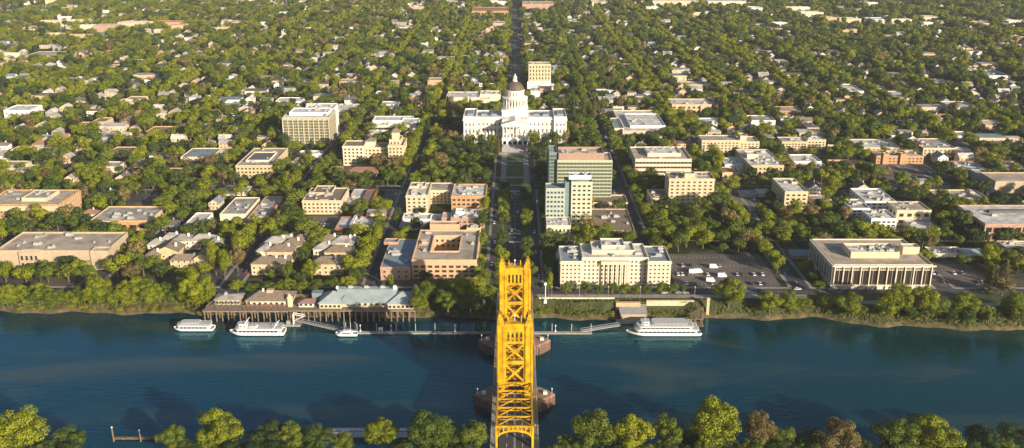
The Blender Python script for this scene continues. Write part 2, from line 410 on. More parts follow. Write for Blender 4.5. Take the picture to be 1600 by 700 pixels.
# ------------------------------------------------------------------ generic building
BR=random.Random(5)
WM={}
def win_mesh(w,h,g,fr,kind='window'):
    k=(round(w,2),round(h,2),g.name,fr.name,kind)
    if k in WM: return WM[k]
    m=MB(); t=.14 if w>1 else .1
    m.poly([(-w/2,-.05,0),(w/2,-.05,0),(w/2,-.05,h),(-w/2,-.05,h)],0)
    m.box(-w/2-t,-w/2,-.3,-.0,-t,h+t,1); m.box(w/2,w/2+t,-.3,-.0,-t,h+t,1)
    m.box(-w/2,w/2,-.3,0,h,h+t,1); m.box(-w/2,w/2,-.38,0,-t,0,1)
    if w>4:
        n=int(w/3)
        for i in range(1,n): 
            x=-w/2+w*i/n; m.box(x-.08,x+.08,-.2,-.03,0,h,1)
    WM[k]=m.mesh(kind,[g,fr]); return WM[k]
def hvac_mesh():
    m=MB(); m.box(-1.6,1.6,-1.1,1.1,0.15,1.7); m.box(-1.4,1.4,-.9,.9,-.05,.15); m.box(1.6,2.6,-.5,.5,.2,.9)
    m.lathe([(.7,1.7),(.7,1.95),(.45,1.95)],10,-.6,0); m.lathe([(.5,1.7),(.5,1.9)],10,.8,0); return m.mesh('roof_unit',mat('unit_metal',(.40,.39,.37),.6,.15,1))
HV=hvac_mesh()
def hv2():
    m=MB(); m.box(-.9,.9,-.9,.9,-.05,1.1); m.lathe([(.55,1.1),(.55,1.5),(.9,1.6),(.1,1.9)],10); return m.mesh('roof_vent',mat('vent_metal',(.36,.35,.33),.6,.1,1))
HV2=hv2()
HV3=MB().box(-3.4,3.4,-.35,.35,.35,.85).box(-3.2,-2.9,-.3,.3,-.05,.35).box(2.9,3.2,-.3,.3,-.05,.35).box(2.6,3.2,.35,2.4,.35,.8).mesh('roof_duct',mat('unit_metal',(.55,.54,.51)))
def lattice(root, items, cap=100, name='window'):
    """items: (mesh, (x,y,z), rz); the first hundred are parts, the rest one stuff part"""
    for me_,p,rz in items[:cap]: mobj(name,me_,root,p,rz)
    rest=items[cap:]
    if rest:
        m=MB(); mats=[]
        for me_,p,rz in rest:
            for q in me_.materials:
                if q not in mats: mats.append(q)
            k=len(m.v); c,s_=math.cos(rz),math.sin(rz)
            for v in me_.vertices: m.v.append((p[0]+c*v.co.x-s_*v.co.y,p[1]+s_*v.co.x+c*v.co.y,p[2]+v.co.z))
            for pl_ in me_.polygons: m.f.append(tuple(k+i for i in pl_.vertices)); m.m.append(mats.index(me_.materials[pl_.material_index]))
        o=m.obj(name,mats,root); o['kind']='stuff'
def building(label, short, blocks, name='office_building', cat='building', group=None, margin=5):
    b0=blocks[0]
    x0,x1,yt=b0['f']
    D0=b0.get('D') or gp(x0,b0['yb'])[1]
    xa,_=onY(x0,yt,D0); xb,_=onY(x1,yt,D0)
    cx=(xa+xb)/2
    root=thing(name,label,cat,(cx,D0,G),group)
    ex=[1e9,-1e9,1e9,-1e9]; items=[]; tops=[]
    for bi,b in enumerate(blocks):
        x0,x1,yt=b['f']
        if 'on' in b:
            pb=tops[b['on']]; D=pb[2]+b.get('off',2)
            z0=pb[4]
        else:
            D=b.get('D') or (D0+b['d'] if 'd' in b else gp(x0,b['yb'])[1]); z0=0
        if 'z0' in b: z0=b['z0']
        xa,zt=onY(x0,yt,D); xb,_=onY(x1,yt,D); zt-=G
        if 'h' in b: zt=z0+b['h']
        if 'dp' in b: dp=b['dp']
        else: dp=gp(x0,b['yk'],zt+G)[1]-D
        dp=max(dp,4)
        if bi==0: print('BLD %-34s X %.0f..%.0f Y %.0f+%.0f h %.1f'%(short,xa,xb,D,dp,zt))
        zt=max(zt,z0+2)
        if not 'on' in b: ex=[min(ex[0],xa),max(ex[1],xb),min(ex[2],D),max(ex[3],D+dp)]
        X0,X1,Y0,Y1=xa-cx,xb-cx,D-D0,D-D0+dp
        wm_=b.get('w',cream); rm=b.get('r',rf_grey); par=b.get('par',.9)
        pn='penthouse' if 'on' in b else 'wall'
        m=MB(); zb=z0-(.5 if z0==0 else .05)
        hole=b.get('hole')
        if par>0 and not hole and b.get('roof','flat')=='flat':
            t=.4
            m.box(X0,X1,Y0,Y1,zb,zt,0,skip=('t','b'))
            m.poly([(X0,Y0,zt),(X1,Y0,zt),(X1-t,Y0+t,zt),(X0+t,Y0+t,zt)]); m.poly([(X1,Y0,zt),(X1,Y1,zt),(X1-t,Y1-t,zt),(X1-t,Y0+t,zt)])
            m.poly([(X1,Y1,zt),(X0,Y1,zt),(X0+t,Y1-t,zt),(X1-t,Y1-t,zt)]); m.poly([(X0,Y1,zt),(X0,Y0,zt),(X0+t,Y0+t,zt),(X0+t,Y1-t,zt)])
            zi=zt-par
            m.poly([(X0+t,Y0+t,zt),(X1-t,Y0+t,zt),(X1-t,Y0+t,zi),(X0+t,Y0+t,zi)]); m.poly([(X1-t,Y0+t,zt),(X1-t,Y1-t,zt),(X1-t,Y1-t,zi),(X1-t,Y0+t,zi)])
            m.poly([(X1-t,Y1-t,zt),(X0+t,Y1-t,zt),(X0+t,Y1-t,zi),(X1-t,Y1-t,zi)]); m.poly([(X0+t,Y1-t,zt),(X0+t,Y0+t,zt),(X0+t,Y0+t,zi),(X0+t,Y1-t,zi)])
            if b.get('cornice'):
                c=b['cornice']; m.box(X0-c,X1+c,Y0-c,Y0-.003,zt-1.6,zt-.9,0); m.box(X0-c,X0-.003,Y0-.003,Y1,zt-1.6,zt-.9,0); m.box(X1+.003,X1+c,Y0-.003,Y1,zt-1.6,zt-.9,0)
            wo=m.obj(pn,wm_,root)
            r=MB(); r.poly([(X0+t,Y0+t,zi),(X1-t,Y0+t,zi),(X1-t,Y1-t,zi),(X0+t,Y1-t,zi)]); r.obj('roof',rm,root if pn=='wall' else wo)
            zroof=zi
        elif b.get('roof')=='hip':
            m.box(X0,X1,Y0,Y1,zb,zt,0,skip=('b',)); m.obj(pn,wm_,root)
            MB().hip(X0,X1,Y0,Y1,zt+.02,zt+b.get('rh',3)).obj('roof',rm,root); zroof=zt
        elif b.get('roof')=='gable':
            ax=b.get('ax','x')
            m.box(X0,X1,Y0,Y1,zb,zt,0,skip=('b','t'))
            q=MB(); q.gable(X0,X1,Y0,Y1,zt,zt+b.get('rh',3),ax,0,None,.6)
            if ax=='x':
                ym=(Y0+Y1)/2; m.poly([(X0,Y1,zt),(X0,Y0,zt),(X0,ym,zt+b.get('rh',3)-.05)]); m.poly([(X1,Y0,zt),(X1,Y1,zt),(X1,ym,zt+b.get('rh',3)-.05)])
            else:
                xm=(X0+X1)/2; m.poly([(X0,Y0,zt),(X1,Y0,zt),(xm,Y0,zt+b.get('rh',3)-.05)]); m.poly([(X1,Y1,zt),(X0,Y1,zt),(xm,Y1,zt+b.get('rh',3)-.05)])
            m.obj(pn,wm_,root); q.obj('roof',rm,root); zroof=zt
        elif hole:
            hx0,hx1,hy0,hy1=hole; hx0=X0+(X1-X0)*hx0; hx1=X0+(X1-X0)*hx1; h0=Y0+(Y1-Y0)*hy0; h1=Y0+(Y1-Y0)*hy1
            m.box(X0,X1,Y0,Y1,zb,zt,0,skip=('t','b'))
            m.poly([(hx0,h0,0),(hx1,h0,0),(hx1,h0,zt),(hx0,h0,zt)][::-1]); m.poly([(hx1,h0,0),(hx1,h1,0),(hx1,h1,zt),(hx1,h0,zt)][::-1])
            m.poly([(hx1,h1,0),(hx0,h1,0),(hx0,h1,zt),(hx1,h1,zt)][::-1]); m.poly([(hx0,h1,0),(hx0,h0,0),(hx0,h0,zt),(hx0,h1,zt)][::-1])
            # raised rims
            for (a,bb,c,d) in ((X0,X1,Y0,Y0+.5),(X0,X0+.5,Y0+.5,Y1-.5),(X1-.5,X1,Y0+.5,Y1-.5),(X0,X1,Y1-.5,Y1),(hx0-.4,hx1+.4,h0-.4,h0),(hx0-.4,hx1+.4,h1,h1+.4),(hx0-.4,hx0,h0,h1),(hx1,hx1+.4,h0,h1)):
                m.box(a,bb,c,d,zt,zt+par,0)
            wo=m.obj(pn,wm_,root)
            cw_=win_mesh(1.5,1.8,gls_b,wm_)
            for fl in range(3):
                for i in range(5): items.append((cw_,(hx0+(hx1-hx0)*(i+.5)/5,h1-.003,1.2+fl*3.8),0))
            r=MB()
            for (a,bb,c,d) in ((X0,X1,Y0,h0),(X0,X1,h1,Y1),(X0,hx0,h0,h1),(hx1,X1,h0,h1)): r.poly([(a,c,zt+.02),(bb,c,zt+.02),(bb,d,zt+.02),(a,d,zt+.02)])
            r.obj('roof',rm,root); zroof=zt+.02
        else:
            m.box(X0,X1,Y0,Y1,zb,zt,0,skip=('b',)); m.obj(pn,wm_,root)
            o=b.get('over',.5); MB().box(X0-o,X1+o,Y0-o,Y1+o,zt+.003,zt+.45).obj('roof',rm,root); zroof=zt+.45
        tops.append((X0,X1,D,Y1,zroof))
        # windows
        wn=b.get('win')
        g=b.get('g',gls); fr=b.get('fr',wm_)
        mz=b.get('base',1.0); tz=b.get('top',1.6)
        sd=-1 if (xa+xb)/2>0 else 1
        if wn:
            rows_,cols=wn[0],wn[1]; wf=wn[2] if len(wn)>2 else .5; hf=wn[3] if len(wn)>3 else .55
            H=zt-z0-mz-tz; ch=H/rows_; cw=(X1-X0-1)/cols
            wmsh=win_mesh(cw*wf,ch*hf,g,fr)
            front=[]
            for r_ in range(rows_):
                for c in range(cols):
                    front.append((wmsh,(X0+.5+cw*(c+.5),Y0-.003,z0+mz+ch*(r_+(1-hf)/2)),0))
            sc_=b.get('side',0); side=[]
            if sc_:
                cw2=(Y1-Y0-1)/sc_; ws=win_mesh(min(cw2*wf,cw*wf*1.4),ch*hf,g,fr)
                for r_ in range(rows_):
                    for c in range(sc_):
                        side.append((ws,((X0-.003) if sd<0 else (X1+.003),Y0+.5+cw2*(c+.5),z0+mz+ch*(r_+(1-hf)/2)),-PI/2 if sd<0 else PI/2))
            items+=front+side
        bd=b.get('band')
        if bd:
            n=bd; H=zt-z0-mz-tz; ch=H/n; hf=b.get('hf',.45)
            wmsh=win_mesh(X1-X0-b.get('ins',.8),ch*hf,g,fr,'window_band')
            ws=win_mesh(Y1-Y0-b.get('ins',.8),ch*hf,g,fr,'window_band')
            for r_ in range(n):
                z=z0+mz+ch*(r_+(1-hf)/2)
                mobj('window_band',wmsh,root,((X0+X1)/2,Y0-.003,z))
                if b.get('bside',True): mobj('window_band',ws,root,((X0-.003) if sd<0 else (X1+.003),(Y0+Y1)/2,z),-PI/2 if sd<0 else PI/2)
        fin=b.get('fins')
        if fin:
            for i in range(fin+1):
                x=X0+(X1-X0)*i/fin
                fm=MB().box(-.35,.35,-.9,.0,mz*.3,zt-tz*.7)
                fm.obj('pier',fr,root,(x,Y0-.0,z0))
        # rooftop plant
        for i in range(int(b.get('hv',0)*1.7)):
            wx=X1-X0; wy=Y1-Y0
            if wx<8 or wy<7: break
            p=(X0+BR.uniform(3.2,wx-3.2) if wx>7 else (X0+X1)/2, Y0+BR.uniform(3,wy-3), zroof)
            if hole and hx0-3<p[0]<hx1+3 and h0-3<p[1]<h1+3: continue
            nm_,ms_=BR.choice((('roof_unit',HV),('roof_vent',HV2),('roof_vent',HV2),('roof_duct',HV3),('roof_unit',HV)))
            if nm_=='roof_duct' and (wx<14 or wy<9 or p[0]-X0<4.6 or X1-p[0]<4.6 or Y1-p[1]<4): nm_,ms_='roof_vent',HV2
            mobj(nm_,ms_,root,p,0,(BR.uniform(.7,1.3),)*3 if nm_!='roof_duct' else None)
    lattice(root,items)
    RECTS.append((ex[0]-1,ex[1]+1,ex[2]-margin*.5,ex[3]+1,max(4,(D0-620)*.026) if D0<1700 else 48))
    LAND.append((short,ex[0],ex[1],ex[2],ex[3]))
    return root,cx,D0,tops
# ------------------------------------------------------------------ the buildings one can tell apart
B=building
GF=mat('pale_green_frame',(.42,.42,.32),.7,.05)
OW=mat('warm_white_concrete',(.60,.53,.42),.75,.06)
PT=mat('green_white_stucco',(.52,.50,.37),.75,.06)
# left of the bridge
B('long windowless tan hall with a broad flat grey roof on the left edge','windowless tan hall',[
 dict(f=(-8,165,391),yb=420,yk=362,w=tan,r=rf_tan,hv=9,par=1.2),
 dict(f=(140,168,392),d=-1.5,dp=8,w=tan,r=rf_tan),
 dict(f=(28,60,394),d=-2,dp=6,w=tan,r=rf_tan,win=(2,4,.5,.6))],'exhibition_hall')
B('four storey apartment block, orange brick below and cream above, flat roof','orange and cream apartment block',[
 dict(f=(-30,90,319),yb=349,yk=296,w=orange,r=rf_tan,win=(4,18,.4,.5),side=10,fr=cream,cornice=.5,hv=5),
 dict(f=(33,72,309),on=0,off=10,dp=22,w=cream,r=rf_grey,hv=3),
 dict(f=(-30,92,321),d=-.6,dp=1.2,z0=10.5,h=3.6,w=cream,r=rf_tan,par=.2)],'apartment_block')
B('single storey tan building with clipped corners behind the windowless hall','low tan flat-roofed store',[
 dict(f=(139,232,345),yb=358,yk=322,w=sand,r=rf_grey,win=(1,9,.5,.5),side=5,hv=7,cornice=.3),
 dict(f=(182,232,346.5),d=-3,dp=3,w=orange,r=rf_grey,win=(1,3,.7,.6))],'store')
B('cream four storey office block with a sunken flat roof, left of the centre','cream block with sunken roof',[
 dict(f=(368,424,258),yb=279,yk=231,w=sand,r=rf_grey,win=(3,9,.5,.45),side=7,hv=3,cornice=.5),
 dict(f=(384,420,252),on=0,off=14,dp=30,w=pale,r=rf_dark,par=1)],'office_block')
B('tall green glass office tower with cream piers and a white flat roof','green glass tower with cream piers',[
 dict(f=(441,513,183),yb=229,dp=38,w=GF,fr=cream,r=rf_white,band=9,hf=.78,g=gls_g,fins=9,cornice=.7,hv=6,top=3),
 dict(f=(452,512,177),on=0,off=12,dp=22,w=white,r=rf_white,hv=3,h=3.5),
 dict(f=(489,520,170),d=42,dp=30,w=white,r=rf_white,hv=2)],'office_tower')
B('ornate beige stone building with a small square tower among dark trees','beige stone block with tower',[
 dict(f=(535,568,228),yb=259,dp=22,w=pale,r=rf_brown,win=(5,5,.45,.5),cornice=.5),
 dict(f=(568,606,230),d=11,dp=20,w=cream,r=rf_brown,win=(4,6,.45,.5)),
 dict(f=(606,630,227),d=2,dp=30,w=cream,r=rf_brown,win=(5,4,.4,.5),side=4,cornice=.5),
 dict(f=(608,626,218),d=8,dp=18,w=cream,r=rf_brown,win=(6,3,.4,.5)),
 dict(f=(612,623,207),d=11,dp=9,w=cream,r=rf_brown,roof='hip',rh=4),
 dict(f=(570,585,221),d=16,dp=12,w=pale,r=rf_brown,roof='hip',rh=3)],'stone_building')
B('low hall under a sloping red roof below the beige stone block','red-roofed low hall',[
 dict(f=(530,586,273),yb=279,dp=26,w=pink,r=rf_red,roof='hip',rh=4,win=(1,7,.4,.6)),
 dict(f=(511,530,270),d=1.5,dp=22,w=pink,r=rf_brown,hv=1)],'hall')
B('white stepped gallery building with flat terraces beside the dark park trees','white stepped gallery',[
 dict(f=(576,640,195),yb=206,yk=181,w=pale,r=rf_white,band=1,g=gls,hv=5,bside=False),
 dict(f=(606,653,193),d=4,dp=28,w=white,r=rf_white,hv=3),
 dict(f=(582,628,188),on=0,off=12,dp=22,w=white,r=rf_white)],'gallery')
B('cream three storey block with a brown parapet beside the dark car lot','cream three storey block',[
 dict(f=(472,533,313),yb=335,yk=293,w=cream,r=rf_brown,win=(3,9,.45,.45),side=4,cornice=.5,hv=5),
 dict(f=(488,518,303),on=0,off=18,dp=20,w=cream,r=rf_brown,hv=2)],'office_block')
B('narrow shop with a long white roof next to red brick','narrow white-roofed shop',[
 dict(f=(539,560,320),yb=328,yk=295,w=grey,r=rf_white,hv=3)],'shop')
B('narrow red brick shop squeezed beside the long white roof','narrow red brick shop',[
 dict(f=(562,578,318),yb=328,yk=296,w=redb,r=rf_brown,hv=1)],'shop')
B('low red brick shop under a bright white roof by the avenue','low brick shop with white roof',[
 dict(f=(523,580,356),yb=369,yk=338,w=redb,r=rf_white,win=(1,10,.5,.5),side=4,hv=5),
 dict(f=(546,550,355),on=0,off=3,dp=30,h=.8,w=white,r=rf_white,par=.1)],'shop')
B('wide grey-roofed hall with a brick front wing and a white flank','grey-roofed hall with brick wing',[
 dict(f=(343,383,334),yb=345,yk=308,w=pale,r=rf_grey,hv=3),
 dict(f=(381,411,346),d=-14,yk=306,w=orange,r=rf_grey,win=(2,2,.6,.7),side=9,cornice=.3,hv=6)],'hall')
B('small white-roofed workshop standing beside the grey-roofed hall','small white-roofed workshop',[
 dict(f=(286,313,352),yb=361,yk=332,w=white,r=rf_white,hv=2)],'workshop')
B('pale L-shaped hall with blue-grey roof among trees','L-shaped pale hall',[
 dict(f=(282,330,245),yb=252,yk=231,w=pale,r=rf_blue),
 dict(f=(332,352,247),d=-2,yk=233,w=pale,r=rf_white)],'hall')
B('small pale hall with dark pitched roof near the L-shaped hall','small pitched-roof hall',[
 dict(f=(300,344,268),yb=274,dp=22,w=pale,r=rf_dark,roof='hip',rh=4)],'hall')
B('white box of a building near the left edge, blank bright front','white box building',[
 dict(f=(5,46,172),yb=188,dp=30,w=white,r=rf_white,hv=2,win=(2,5,.3,.3))],'office_block')
B('cream terrace with a raised middle among the trees of the upper left','cream terrace among trees',[
 dict(f=(180,215,160),yb=169,dp=24,w=cream,r=rf_grey,win=(2,6,.4,.5),side=2),
 dict(f=(195,222,155),d=10,dp=20,w=cream,r=rf_grey)],'terrace_block')
B('sand coloured apartment house behind the white box building','sand coloured apartment house',[
 dict(f=(143,164,190),yb=201,dp=22,w=sand,r=rf_brown,win=(2,4,.4,.5),side=3),
 dict(f=(120,142,194),d=0,dp=12,w=sand,r=rf_brown)],'apartment_house')
B('white and tan market building with a sawn-off roof edge near the grey-roofed hall','low market building',[
 dict(f=(343,385,300),yb=306,yk=291,w=pale,r=rf_white,hv=5)],'market_building')
# between the left avenue and the mall
B('five storey cream apartment block with recessed court, orange wing beside the mall','cream and orange court apartments',[
 dict(f=(634,668,305),yb=333,yk=285,w=cream,r=rf_white,win=(4,4,.4,.45),cornice=.5,hv=4),
 dict(f=(640,664,296),on=0,off=22,dp=12,w=cream,r=rf_grey,hv=2),
 dict(f=(668,705,297),d=24,dp=22,w=cream,r=rf_grey,win=(4,6,.4,.5)),
 dict(f=(705,759,306),d=3,yk=287,w=orange,r=rf_white,win=(3,7,.6,.5),g=gls_b,fr=cream,side=5,hv=9,cornice=.5)],'apartment_block')
B('low white shop with glazed front behind the pinkish block','low glazed white shop',[
 dict(f=(628,672,342),yb=352,yk=333,w=white,r=rf_white,band=1,hf=.7,bside=False,hv=2),
 dict(f=(672,690,346),d=-2,yk=334,w=white,r=rf_white,hv=2),
 dict(f=(624,668,353),d=-11,dp=9,w=grey,r=rf_grey,hv=3)],'shop')
B('pink and white stepped block between the court apartments and the courtyard block','pink stepped block',[
 dict(f=(704,757,341),yb=357,yk=326,w=pink,r=rf_white,hv=12,side=4,win=(2,6,.5,.4)),
 dict(f=(712,726,330),on=0,off=8,dp=7,w=white,r=rf_white),
 dict(f=(690,705,340),d=4,dp=14,w=pink,r=rf_white,hv=2),
 dict(f=(729,751,356),d=-9,dp=9,w=cream,r=rf_grey,hv=5,win=(2,5,.5,.5))],'office_block')
B('square brick office block with an open inner courtyard and rows of dark windows','brick courtyard block',[
 dict(f=(643,745,408),yb=436,yk=361,w=peach,r=rf_tan,hole=(.26,.70,.28,.80),win=(3,9,.62,.52),g=gls_b,fr=peach,side=11,par=1.1,hv=6,base=.8,top=2.2),
 dict(f=(672,718,362),D=gp(643,436)[1]+66,dp=8,z0=10,h=5.5,w=peach,r=rf_tan),
 dict(f=(655,668,386),D=gp(643,436)[1]+30,dp=10,z0=10.6,h=2.6,w=peach,r=rf_grey)],'office_block')
B('low pinkish block with a bare grey roof left of the courtyard block','low pinkish block',[
 dict(f=(594,641,417),yb=438,yk=373,w=pink,r=rf_blue,win=(2,4,.25,.4),g=gls_b,hv=4,par=.7),
 dict(f=(600,622,384),on=0,off=44,dp=8,h=2,w=pink,r=rf_grey)],'office_block')
# right of the mall
B('pale stone five storey hotel facing the river, E-shaped with tall centre columns','pale stone riverfront hotel',[
 dict(f=(910,1013,402),yb=446,dp=26,w=pale,r=rf_white,win=(6,15,.34,.42),cornice=.5,hv=3,par=1),
 dict(f=(876,910,408),d=-5,yk=384,w=pale,r=rf_blue,win=(6,5,.34,.42),side=7,cornice=.5,hv=3),
 dict(f=(1013,1049,408),d=-5,yk=384,w=pale,r=rf_blue,win=(6,5,.34,.42),cornice=.5,hv=3),
 dict(f=(925,992,391),on=0,off=8,dp=16,w=pale,r=rf_white,h=3,hv=3),
 dict(f=(940,976,386),on=0,off=12,dp=14,w=pale,r=rf_white,h=4.8,hv=2)],'hotel')
_h=bpy.data.objects[[o.name for o in C.objects if o.name.startswith('hotel')][0]]
_m=MB()
for i in range(6): _m.tube((-7.5+3*i,-2.2,.2),(-7.5+3*i,-2.2,15.5),.55,10)
_m.box(-9.2,9.2,-3,-.05,15.5,17.5); _m.box(-9.2,9.2,-3.2,-.05,-.2,.2)
_m.obj('portico',pale,_h)
B('tall green glass slab with cream frame and a brown mechanical band on its roof','tall green glass slab',[
 dict(f=(871,957,250),yb=316,dp=26,w=mat('pale_green_frame',(.46,.48,.36),.7,.05),r=rf_tan,band=11,hf=.66,g=gls_g,fins=0,hv=2,base=2,bside=True),
 dict(f=(873,944,239),on=0,off=1,dp=21,w=mat('brown_screen',(.34,.23,.17),.8,.05),r=rf_tan,hv=9,par=2.2),
 dict(f=(858,871,238),d=3,dp=24,w=teal,r=rf_grey,band=13,hf=.6,g=gls_g,bside=True)],'office_tower')  # left flank as its own block, side shade painted in as teal
B('slender cream and teal tower with a rounded crown, rising before the green slab','cream tower with rounded crown',[
 dict(f=(893,926,284),yb=357,dp=13,w=PT,r=rf_white,win=(10,4,.5,.42),fr=cream,par=.8),
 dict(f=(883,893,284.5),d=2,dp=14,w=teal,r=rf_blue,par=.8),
 dict(f=(853,883,294),d=1,dp=14,w=mat('pale_teal_stucco',(.36,.41,.36),.7,.06),r=rf_blue,win=(8,5,.5,.42),side=3),
 dict(f=(889,924,274),D=gp(893,357)[1]+3,dp=9,z0=38,w=white,r=rf_blue,hv=2)],'tower_block')
B('pale stepped podium at the foot of the cream tower','pale podium building',[
 dict(f=(854,892,352),yb=377,dp=20,w=pale,r=rf_white,win=(2,6,.35,.5),hv=4,par=.6)],'podium_building')
B('low cream annex with a row of square windows and a rusty roof','low cream annex with square windows',[
 dict(f=(926,981,316),yb=326,yk=304,w=cream,r=rf_brown,win=(1,8,.4,.5),side=4,cornice=.3)],'annex')
B('wide brown flat-roofed garage deck in front of the cream annex','brown flat garage deck',[
 dict(f=(929,992,360),yb=372,yk=326,w=sand,r=rf_brown,par=.6,hv=4)],'parking_garage')
B('four storey office with cream and dark glass ribbons, right of the green slab','ribbon window office',[
 dict(f=(993,1081,248),yb=281,yk=229,w=pale,r=rf_tan,band=4,hf=.42,g=gls_b,par=1.2,hv=3,ins=.2),
 dict(f=(1012,1064,239),on=0,off=12,dp=24,w=pale,r=rf_white,hv=4)],'office_block')
B('large pale museum with stepped white roof terraces behind the ribbon window office','pale museum with roof terraces',[
 dict(f=(973,1043,204),yb=219,yk=172,w=cream,r=rf_white,hv=3,win=(1,7,.3,.5)),
 dict(f=(960,975,200),d=10,dp=50,w=pale,r=rf_blue),
 dict(f=(985,1040,196),on=0,off=16,dp=60,w=white,r=rf_white,hv=5)],'museum')
B('cream seven storey apartment tower with small dark windows in even rows','cream seven storey apartments',[
 dict(f=(1046,1117,279),yb=322,yk=268,w=cream,r=rf_grey,win=(7,8,.4,.42),side=5,cornice=.6,hv=6),
 dict(f=(1070,1086,271),on=0,off=3,dp=8,w=cream,r=rf_grey),
 dict(f=(1017,1046,309),d=-4,dp=24,w=cream,r=rf_brown,win=(1,4,.4,.5),hv=2)],'apartment_tower')
B('long cream apartment building with a stair tower, upper right of the ribbon office','long cream apartments with stair tower',[
 dict(f=(1097,1156,219),yb=240,dp=22,w=cream,r=rf_grey,win=(4,10,.4,.45),side=3,cornice=.4),
 dict(f=(1156,1187,221),d=2,dp=22,w=cream,r=rf_grey,win=(4,5,.4,.45)),
 dict(f=(1157,1167,212),d=4,dp=12,w=cream,r=rf_grey)],'apartment_block')
B('beige block with long shaded flank and cluttered roof behind the small car lot','beige block with cluttered roof',[
 dict(f=(1172,1225,258),yb=280,yk=233,w=sand,r=rf_white,win=(3,8,.4,.5),side=9,hv=14,cornice=.4),
 dict(f=(1168,1185,241),on=0,off=26,dp=12,w=pale,r=rf_white)],'apartment_block')
B('pale five storey block with white roof in front of the beige cluttered block','pale five storey block',[
 dict(f=(1227,1263,299),yb=328,yk=278,w=cream,r=rf_white,win=(4,4,.5,.45),side=8,cornice=.3,hv=2),
 dict(f=(1237,1246,287),on=0,off=24,dp=8,w=sand,r=rf_grey)],'apartment_block')
B('low white-roofed pair of shops beyond the beige cluttered block','pair of white-roofed shops',[
 dict(f=(1240,1284,252),yb=258,yk=241,w=white,r=rf_white,hv=5),
 dict(f=(1258,1296,264),d=-18,dp=18,w=peach,r=rf_white,hv=2)],'shop')
B('three storey ochre terrace with bay fronts beyond the white-roofed shops','ochre bay-fronted terrace',[
 dict(f=(1222,1262,221),yb=236,dp=20,w=sand,r=rf_grey,win=(3,8,.45,.5),hv=3),
 dict(f=(1262,1291,218),d=6,dp=16,w=cream,r=rf_white,win=(3,5,.45,.5),hv=3)],'terrace_block')
B('white colonnaded office block with tall dark glass bays and a wide flat roof','white colonnaded office',[
 dict(f=(1304,1458,413),yb=452,yk=373,w=OW,r=rf_tan,par=.8,base=3.3,top=4,band=1,hf=.98,g=gls_b,ins=1.0),
 dict(f=(1329,1405,403),on=0,off=13,dp=17,h=4.4,w=cream,r=rf_white,hv=9,par=1.6),
 dict(f=(1410,1436,397),on=0,off=20,dp=7,h=5.2,w=cream,r=rf_white)],'office_block')
_o=[o for o in C.objects if o.name.startswith('office_block') and 'colonnaded' in o.get('label','')][0]
_X0,_X1=None,None
_D=gp(1304,452)[1]; _xa,_zt=onY(1304,413,_D); _xb,_=onY(1458,413,_D); _w=(_xb-_xa)/2; _ht=_zt-G; _dp=gp(1304,373,_zt)[1]-_D
pil=MB().box(-.32,.32,-1.0,.0,-.2,_ht-1.0).mesh('column',[OW]); 
for i in range(12): mobj('column',pil,_o,(-_w+.45+(2*_w-.9)*i/11,-.003,0))
pil2=MB().box(-1.0,.0,-.32,.32,-.2,_ht-1.0).mesh('column',[OW])
for i in range(10): mobj('column',pil2,_o,(-_w-.003,.6+(_dp-1.2)*i/9,0))
MB().box(-_w-1.6,_w+1.6,-1.7,-1.31,_ht-1.2,_ht-.2).box(-_w-1.6,-_w-1.31,-1.3,_dp,_ht-1.2,_ht-.2).box(-_w-.5,_w,-1.3,-.02,_ht-1.1,_ht-.3).box(-_w-1.3,-_w-.02,0,_dp,_ht-1.1,_ht-.3).obj('cornice',OW,_o)
MB().box(-_w-1.2,_w+.3,-1.1,-.2,2.6,3.3).box(-_w-1.1,-_w-.2,0,_dp,2.6,3.3).obj('spandrel',OW,_o)
_wm=win_mesh(.8,1.1,gls,OW,'vent_window')
for i in range(11):
    for j in range(4): mobj('small_window',_wm,_o,(-_w+.45+(2*_w-.9)*(i+.2+.2*j)/11,-.03,_ht-3.4))
mul=MB()
for i in range(11):
    for j in (1,2,3): x=-_w+.45+(2*_w-.9)*(i+j/4)/11; mul.box(x-.07,x+.07,-.3,-.06,3.4,_ht-3.6)
mul.obj('mullions',gls_b,_o)
B('stepped white apartment cluster with terraces behind the colonnaded office','stepped white apartment cluster',[
 dict(f=(1362,1402,341),yb=362,dp=22,w=white,r=rf_white,win=(3,5,.6,.5),side=4,hv=4),
 dict(f=(1330,1360,325),d=28,dp=24,w=white,r=rf_grey,win=(3,3,.6,.5),side=4,hv=3),
 dict(f=(1402,1456,328),d=14,dp=22,w=cream,r=rf_tan,win=(2,4,.5,.5),side=3,hv=3),
 dict(f=(1352,1400,314),d=52,dp=36,w=white,r=rf_white,win=(2,5,.6,.5),side=5,hv=8),
 dict(f=(1428,1470,357),d=-6,dp=20,w=grey,r=rf_white,win=(2,5,.6,.5),hv=3)],'apartment_cluster')
B('long cream commercial block with dark shopfronts behind the white apartment cluster','long cream commercial block',[
 dict(f=(1468,1545,309),yb=320,yk=296,w=cream,r=rf_tan,win=(1,10,.6,.6),hv=5,cornice=.3)],'shop')
B('brown brick office with white roof and glazed slots at the right edge','brown brick office with white roof',[
 dict(f=(1540,1680,350),yb=378,yk=320,w=pink,r=rf_white,win=(2,12,.7,.6),side=8,fr=redb,hv=4,cornice=.5),
 dict(f=(1545,1640,336),on=0,off=28,dp=2.2,h=1.6,w=rf_dark,r=rf_dark,par=.1)],'office_block')
B('big tan warehouse with blank walls at the right edge of the city','big tan warehouse',[
 dict(f=(1556,1680,283),yb=306,yk=269,w=tan,r=rf_tan,hv=2),
 dict(f=(1541,1560,279),d=12,dp=30,w=grey,r=rf_grey)],'warehouse')
B('red brick shop with a white roof at the corner of the car park','red brick corner shop',[
 dict(f=(1497,1550,266),yb=275,yk=251,w=redb,r=rf_white,hv=9,win=(1,7,.6,.5))],'shop')
